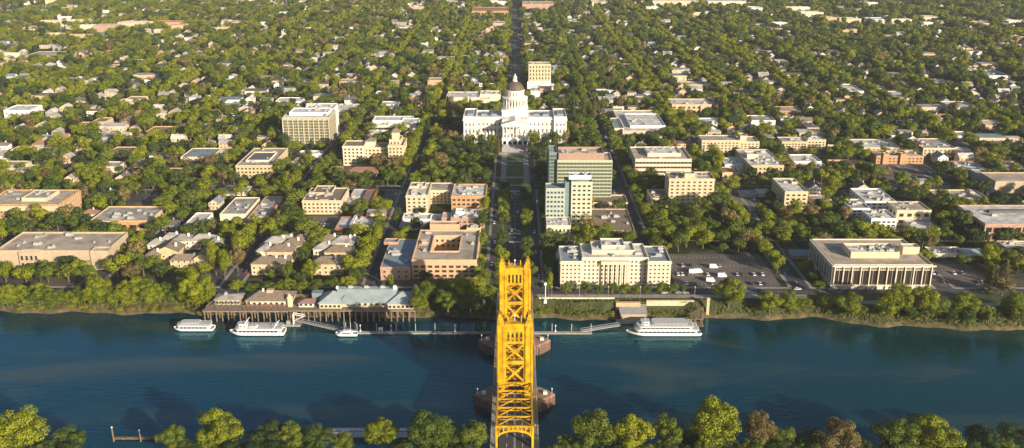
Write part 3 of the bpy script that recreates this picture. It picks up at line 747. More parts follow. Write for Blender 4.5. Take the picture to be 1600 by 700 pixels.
B('white-roofed store next to the red brick corner shop','white-roofed corner store',[
 dict(f=(1560,1612,264),yb=270,yk=251,w=redb,r=rf_white,hv=7)],'store')
B('cream low block with pale roof on the near side of the dark street trees','cream low corner block',[
 dict(f=(1343,1408,230),yb=238,yk=217,w=cream,r=rf_white,win=(2,10,.45,.5),hv=7)],'shop')
B('orange brick apartment row with gabled bays facing the car park','orange brick apartment row',[
 dict(f=(1370,1444,243),yb=256,yk=234,w=orange,r=rf_tan,win=(2,12,.4,.5),fr=cream,hv=3),
 dict(f=(1381,1390,240),d=-2,dp=6,w=orange,r=rf_tan),dict(f=(1408,1417,240),d=-2,dp=6,w=orange,r=rf_tan)],'apartment_row')
B('cream corner building with a stepped roofline above the car park','cream stepped corner building',[
 dict(f=(1443,1494,231),yb=243,yk=216,w=cream,r=rf_grey,win=(2,8,.45,.5),hv=4),
 dict(f=(1436,1443,226),d=8,dp=20,w=pink,r=rf_grey,side=3,win=(2,1,.4,.5)),
 dict(f=(1497,1522,236),d=6,dp=16,w=pale,r=rf_white)],'office_block')
B('sandy two storey block with pale roof in the upper right trees','sandy two storey block',[
 dict(f=(1050,1112,163),yb=178,yk=154,w=sand,r=rf_white,win=(2,8,.4,.5),hv=5),
 dict(f=(1095,1112,165),d=-2,dp=8,w=sand,r=rf_grey)],'apartment_block')
B('tall cream apartment tower with vertical ribs, beyond the capitol dome','cream ribbed tower behind the capitol',[
 dict(f=(826,861,100),yb=138,dp=20,w=cream,r=rf_grey,win=(6,7,.35,.6),g=gls_b,hv=4),
 dict(f=(824,861,128),d=-4,dp=4,w=white,r=rf_white)],'apartment_tower')
B('narrow white house-like block in front of the ribbed tower','narrow white block',[
 dict(f=(829,844,142),yb=156,dp=30,w=white,r=rf_white,hv=2)],'office_block')
B('long low white government building half hidden behind the capitol','long low white building',[
 dict(f=(697,748,152),yb=162,yk=143,w=pale,r=rf_white,hv=4),
 dict(f=(750,782,147),d=16,dp=24,w=pale,r=rf_white,hv=3),
 dict(f=(738,765,154),d=4,dp=10,w=pale,r=rf_grey)],'government_building')
B('blue-roofed shed beside the boulevard, left of the colonnaded office','blue-roofed shed',[
 dict(f=(1238,1270,399),yb=405,dp=12,w=pink,r=rf_blue,roof='gable',rh=2)],'shed')
B('low flat pavilion with white canopies right of the colonnaded office','low flat pavilion',[
 dict(f=(1457,1510,396),yb=402,dp=14,w=pale,r=rf_white,hv=5),
 dict(f=(1510,1545,399),d=-5,dp=14,w=pink,r=rf_teal,roof='hip',rh=2)],'pavilion')
B('pale corner building with stepped canopies at the far right edge','stepped canopy building',[
 dict(f=(1571,1640,386),yb=402,yk=376,w=cream,r=rf_white,band=2,hf=.5,hv=3)],'office_block')
B('white gabled shed at the right edge below the warehouse','white gabled shed',[
 dict(f=(1562,1575,310),yb=317,dp=22,w=white,r=rf_grey,roof='gable',ax='y',rh=3),
 dict(f=(1575,1600,311),d=3,dp=16,w=sand,r=rf_dark,roof='gable',rh=2)],'shed')
B('pink flat block with small roof beyond the white-roofed shops','small pink flat block',[
 dict(f=(1303,1335,258),yb=263,dp=20,w=peach,r=rf_tan)],'shop')
B('small grey kiosk in the middle of the eastern car park','small grey kiosk',[
 dict(f=(1425,1451,284),yb=289,dp=9,w=grey,r=rf_tan,over=.8,roof='slab',par=0)],'kiosk')
B('grey-roofed strip of shops beside the small car lot','grey-roofed strip of shops',[
 dict(f=(1157,1186,303),yb=308,dp=12,w=grey,r=rf_grey),
 dict(f=(1186,1205,302),d=0,dp=14,w=pale,r=rf_white)],'shop')
B('white market hall with low roofs behind the cream seven storey apartments','small cream annex by the apartments',[
 dict(f=(1129,1157,269),yb=281,dp=18,w=sand,r=rf_red,win=(1,3,.4,.5)),
 dict(f=(1133,1162,257),d=22,dp=26,w=white,r=rf_white,hv=4)],'shop')
for i,(a,lab,sh,kw) in enumerate([
 ((1174,1212,188,197,180),'long white-fronted block right of the pale museum','white-fronted block',dict(w=white,r=rf_grey)),
 ((1094,1137,189,198,184),'white walled low block behind the long cream apartments','white walled low block',dict(w=white,r=rf_white)),
 ((1218,1252,173,181,166),'orange fronted apartment block in the upper right trees','orange fronted block',dict(w=orange,r=rf_grey,win=(2,6,.5,.5))),
 ((1220,1262,186,190,181),'flat pale roof below the orange fronted block','flat pale-roofed unit',dict(w=white,r=rf_white,hv=2)),
 ((1200,1224,203,208,197),'white-roofed workshop between dark trees on the right','white-roofed workshop on the right',dict(w=white,r=rf_white)),
 ((522,560,172,180,162),'pale apartment house behind the green glass tower','pale apartment house behind the glass tower',dict(w=pale,r=rf_white,hv=2)),
 ((466,502,240,247,235),'low light-roofed shop right below the green glass tower','low light-roofed shop below the glass tower',dict(w=white,r=rf_white,hv=2)),
 ((633,657,131,137,127),'peach flat building among tall park trees','peach flat building',dict(w=peach,r=rf_grey)),
 ((668,690,125,136,121),'peach block at the edge of the capitol park','peach block by the park',dict(w=peach,r=rf_grey)),
 ((595,622,163,168,158),'white gabled house-like hall near the stepped gallery','white gabled hall',dict(w=white,r=rf_white)),
 ((530,556,127,138,123),'tall pink apartment slab among tall dark trees','pink apartment slab',dict(w=peach,r=rf_grey)),
 ((748,780,134,139,130),'pale flat shop beside the central avenue','pale shop by the avenue',dict(w=white,r=rf_white)),
 ((768,786,104,112,98),'white terrace beside the far central avenue','white terrace by the avenue',dict(w=white,r=rf_white)),
 ((770,793,36,42,33),'small orange school building beside the far avenue','small orange school building',dict(w=peach,r=rf_tan)),
 ((737,794,17,25,11),'long orange school building at the head of the avenue','long orange school building',dict(w=orange,r=rf_red,win=(1,12,.5,.5))),
 ((862,890,136,142,131),'white low shop right of the ribbed tower','white low shop',dict(w=white,r=rf_white)),
 ((932,959,141,145,139),'long white roof among trees, right of the ribbed tower','long white roof among trees',dict(w=white,r=rf_white)),
 ((1065,1089,131,135,128),'tan-roofed hall among the upper right trees','tan-roofed hall',dict(w=white,r=rf_tan)),
 ((1325,1350,142,150,131),'white warehouse with low roof in the upper right','white warehouse',dict(w=white,r=rf_white)),
 ((1360,1384,138,144,131),'small white hall next to the white warehouse','small white hall',dict(w=pale,r=rf_white)),
 ((1395,1430,153,159,142),'long pale shed row in the upper right','long pale shed row',dict(w=cream,r=rf_white)),
 ((1462,1490,130,134,123),'cream hall with pale roof near the right edge','cream hall near the right edge',dict(w=cream,r=rf_white)),
 ((1511,1540,110,116,103),'pale supermarket by the right edge','pale supermarket',dict(w=sand,r=rf_white,hv=3)),
 ((1535,1580,118,123,109),'long white store beside the pale supermarket','long white store',dict(w=white,r=rf_grey,hv=3)),
 ((1490,1530,168,176,158),'white roofed school hall in the right hand trees','white roofed school hall',dict(w=pale,r=rf_white)),
 ((1320,1350,148,156,138),'peach house block behind the trees on the right','peach house block',dict(w=peach,r=rf_grey)),
 ((357,384,185,192,180),'pale hall with blue-grey roof above the L-shaped hall','blue-grey hall in the trees',dict(w=white,r=rf_blue)),
 ((228,262,205,211,197),'peach row with red roof among the left hand trees','peach row with red roof',dict(w=peach,r=rf_red)),
 ((0,36,258,266,251),'cream corner block with tan roof at the left edge','cream block at the left edge',dict(w=cream,r=rf_tan)),
 ((42,60,262,266,257),'small block with a bright blue roof near the left edge','bright blue-roofed block',dict(w=white,r=mat('bright_blue_roof',(.04,.16,.36),.6,.1,.3))),
 ((52,84,236,243,230),'white two storey block on the left, shaded by street trees','white two storey block',dict(w=white,r=rf_white,win=(2,7,.4,.5))),
 ((16,52,234,241,228),'tan shop with grey roof left of the white two storey block','tan shop with grey roof',dict(w=sand,r=rf_grey)),
 ((108,142,263,271,256),'sandy terrace with brown roof above the orange and cream apartment block','sandy terrace with brown roof',dict(w=cream,r=rf_brown)),
 ((150,184,260,270,252),'pale workshop with a dull roof beyond the car lot','pale workshop beyond the car lot',dict(w=pale,r=rf_grey)),
 ((168,206,238,246,229),'pinkish gabled terrace among trees in the left middle','pinkish terrace in the left middle',dict(w=peach,r=rf_brown)),
 ((255,285,270,276,262),'long pinkish shed left of the cream block with sunken roof','long pinkish shed',dict(w=pink,r=rf_brown)),
 ((1300,1330,232,239,226),'pale block with white roof behind the ochre terrace','pale block behind the ochre terrace',dict(w=pale,r=rf_white)),
 ((1410,1436,191,197,186),'white flat house block among dark trees on the right','white flat house block',dict(w=white,r=rf_white)),
 ((1540,1575,195,203,187),'pale roofed hall beside a teal roof near the right edge','pale hall near the right edge',dict(w=peach,r=rf_white)),
 ((1545,1562,208,213,202),'small teal-roofed pavilion near the right edge','small teal-roofed pavilion',dict(w=white,r=rf_teal)),
 ((1496,1520,212,219,205),'white gabled chapel-like hall before the teal-roofed pavilion','white hall before the teal roof',dict(w=white,r=rf_grey)),
 ((1270,1300,312,320,304),'sandy house block under trees left of the white apartment cluster','sandy block under trees',dict(w=sand,r=rf_grey)),
 ((1060,1110,132,137,127),'cream hall with dark eaves among the trees, upper right','cream hall with dark eaves',dict(w=cream,r=rf_tan)),
 ((585,612,148,154,142),'white flat-roofed hall behind the stepped gallery','white hall behind the gallery',dict(w=white,r=rf_white)),
 ((430,470,158,164,152),'pale long hall left of the pale apartment house','pale long hall',dict(w=white,r=rf_white)),
 ]):
    x0,x1,yt,yb,yk=a
    B(lab,sh,[dict(f=(x0,x1,yt),yb=yb,yk=yk,**kw)],'flat_roofed_building')
# the band of big pale roofs along the far edge of the city
FAR=[(62,104,35,39,31,cream,rf_white),(102,138,34,38,30,cream,rf_tan),(118,146,42,47,38,pale,rf_blue),(145,180,43,50,37,pink,rf_white),(183,233,38,43,33,cream,rf_white),
 (240,290,37,41,32,orange,rf_red),(262,298,42,46,37,peach,rf_tan),(70,100,55,60,51,cream,rf_white),(108,150,57,61,53,peach,rf_tan),(345,378,38,42,35,cream,rf_tan),
 (160,178,19,23,17,white,rf_white),(4,16,47,53,44,peach,rf_red),(38,100,90,92,80,tan,rf_tan),(0,28,86,90,82,pale,rf_white),(0,22,125,129,121,pale,rf_white),
 (816,868,9,15,2,pink,rf_tan),(925,950,6,11,0,cream,rf_white),(1020,1092,4,10,-3,cream,rf_white),(1106,1166,5,11,-2,pale,rf_white),(1080,1100,22,26,19,cream,rf_tan),
 (1172,1192,15,21,10,white,rf_white),(1229,1266,14,20,10,pale,rf_white),(1252,1287,22,29,17,pale,rf_white),(1286,1308,30,38,25,peach,rf_grey),(1312,1346,32,36,27,cream,rf_white),
 (1360,1388,33,37,27,white,rf_white),(1393,1425,33,38,29,pale,rf_white),(1440,1466,29,34,24,cream,rf_tan),(1516,1548,39,43,33,sand,rf_tan),(1577,1612,36,41,31,white,rf_white),
 (1204,1230,38,42,34,white,rf_white),(1317,1334,50,55,46,peach,rf_tan),(1437,1458,38,42,34,white,rf_white),(1580,1600,60,66,55,peach,rf_tan),(330,362,46,49,42,sand,rf_tan),
 (90,112,29,33,26,white,rf_white),(240,262,49,53,45,cream,rf_tan),(640,665,14,19,10,peach,rf_grey),(405,424,38,41,34,white,rf_white),(478,490,46,50,43,white,rf_blue),(768,790,5,8,3,white,rf_white),
 (1010,1030,14,18,10,white,rf_white),(70,84,3,8,0,cream,rf_white),(1350,1372,7,11,3,white,rf_grey)]
WN={'cream_stucco':'cream','pale_stone':'pale','pink_brick':'pinkish','orange_brick':'orange brick','peach_stucco':'peach','white_paint':'white','tan_concrete':'tan','sand_stucco':'sandy'}
RN={'white_roof':'white','tan_roof':'tan','blue_grey_roof':'blue-grey','red_tile_roof':'red','grey_roof':'grey','brown_shingle':'brown','dark_roof':'dark'}
FARB=[]
for (x0,x1,yt,yb,yk,w_,r_) in FAR:
    root,cx,D0,_=B('x','x',[dict(f=(x0,x1,yt-3),yb=yb,yk=yk,w=w_,r=r_,hv=2)],'warehouse',group='large pale buildings along the far edge of the city'); LAND.pop()
    FARB.append((root,'%s building with %s roof'%(WN[w_.name],RN[r_.name]),(cx,D0)))
for (r_,d_,p_) in FARB: auto(r_,d_,p_)
LAND += [('long orange school building',*[v for v in (-60,-10,1700,1740)])][:0]
# ------------------------------------------------------------------ townhouses with hipped roofs
def town(label, short, units):
    r0=units[0]; X,Y=gp(r0[0],r0[1]); root=thing('townhouse_row',label,'townhouses',(X,Y,G),'townhouse rows between the river road and the tan hall')
    ex=[1e9,-1e9,1e9,-1e9]
    for (px,py,w,d,h,k) in units:
        x,y=gp(px,py); x-=X; y-=Y
        m=MB().box(x-w/2,x+w/2,y,y+d,-.5,h,0,skip=('b','t')); wl=sand if k!='d' else pale
        q=MB()
        if k in ('h','d'): q.hip(x-w/2,x+w/2,y,y+d,h,h+3.4,0,.8)
        else:
            q.gable(x-w/2,x+w/2,y,y+d,h,h+3.6,'y',0,None,.7); m.poly([(x-w/2,y,h),(x+w/2,y,h),(x,y,h+3.55)]); m.poly([(x+w/2,y+d,h),(x-w/2,y+d,h),(x,y+d,h+3.55)])
        wo=m.obj('wall',[wl],root); ro=q.obj('roof',[rf_brown if k!='d' else rf_grey],root)
        MB().box(-.6,.6,-.6,.6,0,2.6).obj('chimney',white,ro,(x+w*.3,y+d*.45,h+1.6))
        wmsh=win_mesh(1.3,1.5,gls,white)
        for fl in (1.4,4.5):
            n=int(w/4)
            for i in range(n): mobj('window',wmsh,wo,(x-w/2+w*(i+.5)/n,y-.003,fl))
        ex=[min(ex[0],x-w/2+X),max(ex[1],x+w/2+X),min(ex[2],y+Y),max(ex[3],y+d+Y)]
        RECTS.append((x-w/2+X-1,x+w/2+X+1,y+Y-3,y+d+Y+1,3))
    LAND.append((short,*ex))
town('brown hip-roofed townhouses with one big sunlit gable, right of the tan hall','gabled townhouses by the tan hall',[
 (262,412,16,14,9,'g'),(238,416,10,12,7,'h'),(290,420,20,8,6,'h'),(318,421,12,14,8,'g'),(284,391,14,12,7,'d'),(316,390,16,10,7,'d'),(243,397,10,10,7,'d'),(334,397,9,12,7,'d'),(268,385,12,8,6,'d')])
town('brown hip-roofed townhouses in a ragged row, middle of the three groups','middle hip-roofed townhouses',[
 (417,430,20,12,8,'h'),(436,430,12,14,8,'h'),(438,410,18,12,8,'h'),(456,400,14,12,8,'h'),(432,396,16,10,8,'d'),(414,409,10,14,8,'d'),(470,393,12,10,8,'h'),(446,391,14,8,7,'d')])
town('brown hip-roofed townhouses beside the left avenue, nearest the low pinkish block','townhouses by the left avenue',[
 (510,430,20,12,8,'h'),(530,428,12,13,8,'h'),(528,411,18,12,8,'h'),(505,406,13,12,8,'d'),(536,396,16,12,8,'d'),(514,393,13,10,8,'h'),(548,392,9,10,7,'d')])
# ------------------------------------------------------------------ capitol
CY=915
cap=thing('domed_capitol','white domed capitol with columned portico at the head of the mall','capitol',(0,CY,G))
W=mat('capitol_white',(.72,.68,.62),.6,.04)
copper=mat('copper_dome',(.125,.09,.07),.6,.15,.3)
m=MB()
m.box(-40,40,24,58,-.5,26); m.box(-53,-40,21,62,-.5,27); m.box(40,53,21,62,-.5,27)
m.box(-13,13,14,66,-.5,26.5)
m.box(-13.5,13.5,32,58,26,31.5)
# cornices and belt courses
for z,o in ((9,.5),(24.2,.9)):
    m.box(-40,-13,24-o,24-.003,z,z+.9); m.box(13,40,24-o,24-.003,z,z+.9)
    for s in (-1,1): m.box(min(s*40,s*53)-(o if s<0 else 0),max(s*40,s*53)+(o if s>0 else 0),21-o,21-.003,z,z+.9); m.box(*( (53.003,53+o) if s>0 else (-53-o,-53.003)),21,62,z,z+.9)
# balustrade rims
for a,b_ in ((-40,-13),(13,40)): m.box(a,b_,24,24.5,26,27.2); m.box(a,b_,57.5,58,26,27.2)
for s in (-1,1):
    a,b_=sorted((s*40,s*53)); m.box(a,b_,21,21.5,27,28.3); m.box(a,b_,61.5,62,27,28.3); m.box(a,a+.5,21.5,61.5,27,28.3); m.box(b_-.5,b_,21.5,61.5,27,28.3)
m.obj('wall',W,cap)
r=MB()
for a,b_ in ((-39.6,-13.6),(13.6,39.6)): r.box(a,b_,24.6,57.4,26.003,26.25)
for a,b_ in ((-52.4,-40.6),(40.6,52.4)): r.box(a,b_,21.6,61.4,27.003,27.25)
ro=r.obj('roof',rf_white,cap)
for x in (-32,-22,22,32): MB().box(x-3,x+3,34,46,26.25,28.2).obj('skylight',rf_blue,ro)
for x in (-46.5,46.5): MB().box(x-3,x+3,32,50,27.25,29).obj('skylight',rf_blue,ro)
wm1=win_mesh(1.3,2.6,gls_c,W); wm2=win_mesh(1.4,4.2,gls_c,W)
its=[]
for s in (-1,1):
    for i in range(6):
        x=s*(16+i*4.2); its += [(wm2,(x,23.997,10.8),0),(wm1,(x,23.997,3.8),0),(wm1,(x,23.997,18.3),0)]
    for i in range(3):
        x=s*(42.8+i*3.8); its += [(wm2,(x,20.997,10.8),0),(wm1,(x,20.997,3.8),0),(wm1,(x,20.997,18.6),0)]
lattice(cap,its)
pil=MB().box(-.45,.45,-.55,-.003,10,24.1).mesh('pilaster',[W])
for s in (-1,1):
    for i in range(7): mobj('pilaster',pil,cap,(s*(13.9+i*4.2),24,0))
    for x in (40.6,44.7,48.5,52.4): mobj('pilaster',pil,cap,(s*x,21,0))
# portico
p=MB()
p.box(-13,13,.6,14,8.9,11,0)            # floor over the arcade
for i in range(6):
    x=-13+i*5.2-(.0 if i else 0); a=max(-13,x-.9); b_=min(13,x+.9); p.box(a,b_,0,3,-.5,8.9)
for i in range(5):
    xc=-10.4+i*5.2
    N=8
    for k in range(N):
        t0=PI*k/N; t1=PI*(k+1)/N; rr=1.7
        xa,xb=xc-rr*math.cos(t0),xc-rr*math.cos(t1); za,zb=6.2+rr*math.sin(t0),6.2+rr*math.sin(t1)
        p.poly([(xa,.003,za),(xb,.003,zb),(xb,.003,8.9),(xa,.003,8.9)])
p.box(-13.6,13.6,-.6,.59,8.9,9.8)
p.box(-13,13,0,13,22,24.2); p.box(-13.6,13.6,-.7,-.003,23.2,24.3)
p.poly([(-13.6,-.5,24.3),(13.6,-.5,24.3),(0,-.5,28.2)]); p.poly([(-13.6,-.5,24.3),(0,-.5,28.2),(0,30,28.2),(-13.6,30,24.3)]); p.poly([(13.6,-.5,24.3),(13.6,30,24.3),(0,30,28.2),(0,-.5,28.2)])
for s in (-1,1): p.bar((s*13.8,-.9,24.5),(0,-.9,28.5),.9,.6)
po=p.obj('portico',W,cap)
MB().poly([(-12.6,3.2,0),(12.6,3.2,0),(12.6,3.2,8.8),(-12.6,3.2,8.8)]).obj('arcade_glass',gls,po)
MB().box(-12,12,13.5,13.9,11,22).obj('inner_wall',W,po)
col=MB().lathe([(.85,11),(.85,11.5),(.62,11.6),(.55,21.2),(.85,21.5),(.85,22)],12).mesh('column',[W])
for i in range(8): mobj('column',col,po,(-12+i*24/7,1.3,0))
for i in range(5): mobj('window',wm2,po,(-9.6+i*4.8,13.4,12.5))
st=MB()
for k in range(16): st.box(-11.5,11.5,-17+k*1.05,-.61,-.2 if k==0 else k*.27,(k+1)*.27)
for s in (-1,1): st.box(min(s*11.5,s*13),max(s*11.5,s*13),-17,-.61,-.3,4.8)
st.box(-16,16,-24,-17.003,-.3,.6)
st.obj('steps',mat('granite_steps',(.36,.34,.33),.8,.08),cap)
# drum and dome
dy=45
d=MB()
d.box(-14,14,dy-14,dy+14,31,32.5)
d.lathe([(13.6,32.5),(13.6,34.2),(13,34.2),(10.6,34.3),(10.6,43),(13.4,43.1),(13.6,44.2),(13.2,44.3),(10.5,44.6)],32,0,dy)
do=d.obj('drum',W,cap)
colm=MB().lathe([(.7,34.2),(.5,34.6),(.46,42.4),(.7,43)],8).mesh('drum_column',[W])
for i in range(24): t=2*PI*i/24; mobj('drum_column',colm,do,(12.4*math.cos(t),dy+12.4*math.sin(t),0))
ww=win_mesh(1.1,4.4,gls_c,W,'drum_window')
for i in range(24): t=2*PI*(i+.5)/24; mobj('drum_window',ww,do,(10.58*math.cos(t),dy+10.58*math.sin(t),36.3),t+PI/2)
d=MB().lathe([(9.8,44.3),(9.8,45.2),(9.2,45.3),(9.2,50.3),(10,50.6),(10,51.6),(9.4,51.8)],32,0,dy)
d2=d.obj('attic_drum',W,cap)
ww2=win_mesh(.9,2.8,gls_c,W,'attic_window')
for i in range(20): t=2*PI*(i+.5)/20; mobj('attic_window',ww2,d2,(9.2*math.cos(t),dy+9.2*math.sin(t),46.6),t+PI/2)
prof=[(9.1*math.cos(a),51.8+8.6*math.sin(a)) for a in [PI/2*k/10 for k in range(9)]]+[(1.9,60.6)]
dome=MB().lathe(prof,32,0,dy).obj('dome',copper,cap)
rb=MB()
for i in range(16):
    t=2*PI*i/16
    for (r1,z1),(r2,z2) in zip(prof,prof[1:]): rb.tube((r1*math.cos(t),dy+r1*math.sin(t),z1),(r2*math.cos(t),dy+r2*math.sin(t),z2),.16,4)
rb.obj('ribs',copper,dome)
l=MB().lathe([(2.6,60.3),(2.6,60.9),(1.2,61),(1.2,64.4),(2.1,64.6),(2.1,65.1),(1.5,65.5),(.9,66.6),(.2,67.6),(.5,68),(.05,68.6)],16,0,dy)
for i in range(8): t=2*PI*i/8; l.tube((1.9*math.cos(t),dy+1.9*math.sin(t),60.9),(1.9*math.cos(t),dy+1.9*math.sin(t),64.6),.17,6)
l.obj('lantern',W,cap)
RECTS.append((-56,56,CY-4,CY+66,8)); RECTS.append((-21,21,776,CY+10,0)); LAND.append(('white domed capitol',-53,53,CY,CY+62))
# ------------------------------------------------------------------ lift bridge
gold=mat('golden_bridge_paint',(.58,.325,.008),.5,.28,.25,spec=.3)
golds=mat('golden_steelwork',(.56,.31,.014),.5,.14,.4,spec=.3)
br=thing('lift_bridge','golden yellow vertical lift bridge with two towers crossing the river','bridge',(0,372,9.5))
OY=372
def Zr(z): return z-9.5
dk=MB()
def deckz(Y):
    if Y<505: return 9.5
    return 9.5-(Y-505)*(1.5/40)
ys=[200,300,363,408,416,478,486,500,515,530,544.9]
for a,b_ in zip(ys,ys[1:]):
    za,zb=deckz(a),deckz(b_)
    for x0,x1 in ((-7.3,7.3),):
        dk.poly([(x0,a-OY,Zr(za)),(x1,a-OY,Zr(za)),(x1,b_-OY,Zr(zb)),(x0,b_-OY,Zr(zb))])
        dk.poly([(x0,a-OY,Zr(za)-1.4),(x0,b_-OY,Zr(zb)-1.4),(x1,b_-OY,Zr(zb)-1.4),(x1,a-OY,Zr(za)-1.4)])
rdk=dk.obj('roadway',asph,br)
mk2=MB()
for y in range(300,540,9): 
    for x in (-3.6,3.6): mk2.poly([(x-.1,y-OY,Zr(deckz(y))+.03),(x+.1,y-OY,Zr(deckz(y))+.03),(x+.1,y+3.5-OY,Zr(deckz(y+3.5))+.03),(x-.1,y+3.5-OY,Zr(deckz(y+3.5))+.03)])
for a,b_ in zip(ys,ys[1:]):
    for x in (-.25,.25): mk2.poly([(x-.08,a-OY,Zr(deckz(a))+.03),(x+.08,a-OY,Zr(deckz(a))+.03),(x+.08,b_-OY,Zr(deckz(b_))+.03),(x-.08,b_-OY,Zr(deckz(b_))+.03)])
mk2.obj('lane_marking',mark,rdk)
for s in (-1,1):
    q=MB()
    for a,b_ in zip(ys,ys[1:]):
        x0,x1=sorted((s*8.9,s*11.1)); za,zb=Zr(deckz(a))+.15,Zr(deckz(b_))+.15; A,B_=a-OY,b_-OY
        q.poly([(x0,A,za),(x1,A,za),(x1,B_,zb),(x0,B_,zb)]); xo=s*11.1
        q.poly([(xo,A,za),(xo,A,za-1.3),(xo,B_,zb-1.3),(xo,B_,zb)]); q.poly([(s*8.9,A,za),(s*8.9,A,za-1.3),(s*8.9,B_,zb-1.3),(s*8.9,B_,zb)])
        q.poly([(x0,A,za-1.3),(x0,B_,zb-1.3),(x1,B_,zb-1.3),(x1,A,za-1.3)])
    so=q.obj('sidewalk',pave,br)
    q=MB()
    y=300
    while y<544: q.box(s*11-.06,s*11+.06,y-OY-.06,y-OY+.06,Zr(deckz(y)),Zr(deckz(y))+1.35); y+=2.5
    for hz in (.5,.9,1.3):
        for a,b_ in zip(ys[1:],ys[2:]): q.bar((s*11,a-OY,Zr(deckz(a))+hz),(s*11,b_-OY,Zr(deckz(b_))+hz),.09,.07)
    q.obj('railing',steel,so)
def truss(name,y0,y1,zt0,zt1,n,portal=False):
    o=None; H=lambda y: zt0+(zt1-zt0)*(y-y0)/(y1-y0)
    for s in (-1,1):
        q=MB(); x=s*8.1
        q.bar((x,y0-OY,Zr(9.5)),(x,y1-OY,Zr(9.5)),.7,.9); q.bar((x,y0-OY,Zr(H(y0))),(x,y1-OY,Zr(H(y1))),.7,.7)
        for i in range(n+1):
            y=y0+(y1-y0)*i/n; q.bar((x,y-OY,Zr(9.9)),(x,y-OY,Zr(H(y))-.3),.45,.45)
            if i<n:
                y2=y0+(y1-y0)*(i+1)/n; a=(x,y-OY,Zr(9.9)); b_=(x,y2-OY,Zr(H(y2))-.3)
                if i%2: a=(x,y-OY,Zr(H(y))-.3); b_=(x,y2-OY,Zr(9.9))
                q.bar(a,b_,.4,.4)
        q.obj(name+'_truss',golds,br)
    q=MB()
    for i in range(n+1):
        y=y0+(y1-y0)*i/n; z=Zr(H(y)); q.bar((-8.1,y-OY,z),(8.1,y-OY,z),.5,.6)
        q.bar((-8.1,y-OY,z-1.5),(8.1,y-OY,z-1.5),.3,.3)
        for k in range(8): x=-8+k*2; q.bar((x,y-OY,z-(1.4 if k%2 else .1)),(x+2,y-OY,z-(.1 if k%2 else 1.4)),.2,.2)
        if i<n:
            y2=y0+(y1-y0)*(i+1)/n; z2=Zr(H(y2))
            if i%2==0 or True:
                q.bar((-8,y-OY,z),(0,y2-OY,z2),.38,.38); q.bar((8,y-OY,z),(0,y2-OY,z2),.38,.38)
    q.obj('top_bracing',golds,br)
truss('approach',363,408,20.5,17.6,5); truss('lift_span',417,477,20,20,8); truss('far_span',487,532,17.6,18,5)
# arched portal of the near span
q=MB(); y=362.6-OY; zt=Zr(20.9)
for s in (-1,1): q.box(min(s*7.6,s*8.6),max(s*7.6,s*8.6),y-.5,y+.4,Zr(9.6),zt)
N=14
pts=[(7.55*math.cos(PI*k/N),Zr(14.6)+3.4*math.sin(PI*k/N)) for k in range(N+1)]
for (xa,za),(xb,zb) in zip(pts,pts[1:]):
    q.poly([(xa,y-.45,za),(xb,y-.45,zb),(xb,y-.45,zb+.9),(xa,y-.45,za+.9)]); q.poly([(xa,y-.45,za),(xa,y+.3,za),(xb,y+.3,zb),(xb,y-.45,zb)]); q.poly([(xa,y-.45,za+.9),(xb,y-.45,zb+.9),(xb,y+.3,zb+.9),(xa,y+.3,za+.9)])
q.box(-7.6,7.6,y-.5,y+.4,zt-.7,zt)
for k in range(8):
    x=-7+2*k; zz=Zr(14.6)+3.4*math.sqrt(max(0,1-(x/7.6)**2))+.9; q.bar((x,y-.1,zz),(x,y-.1,zt-.6),.45,.45)
q.obj('portal_arch',gold,br)
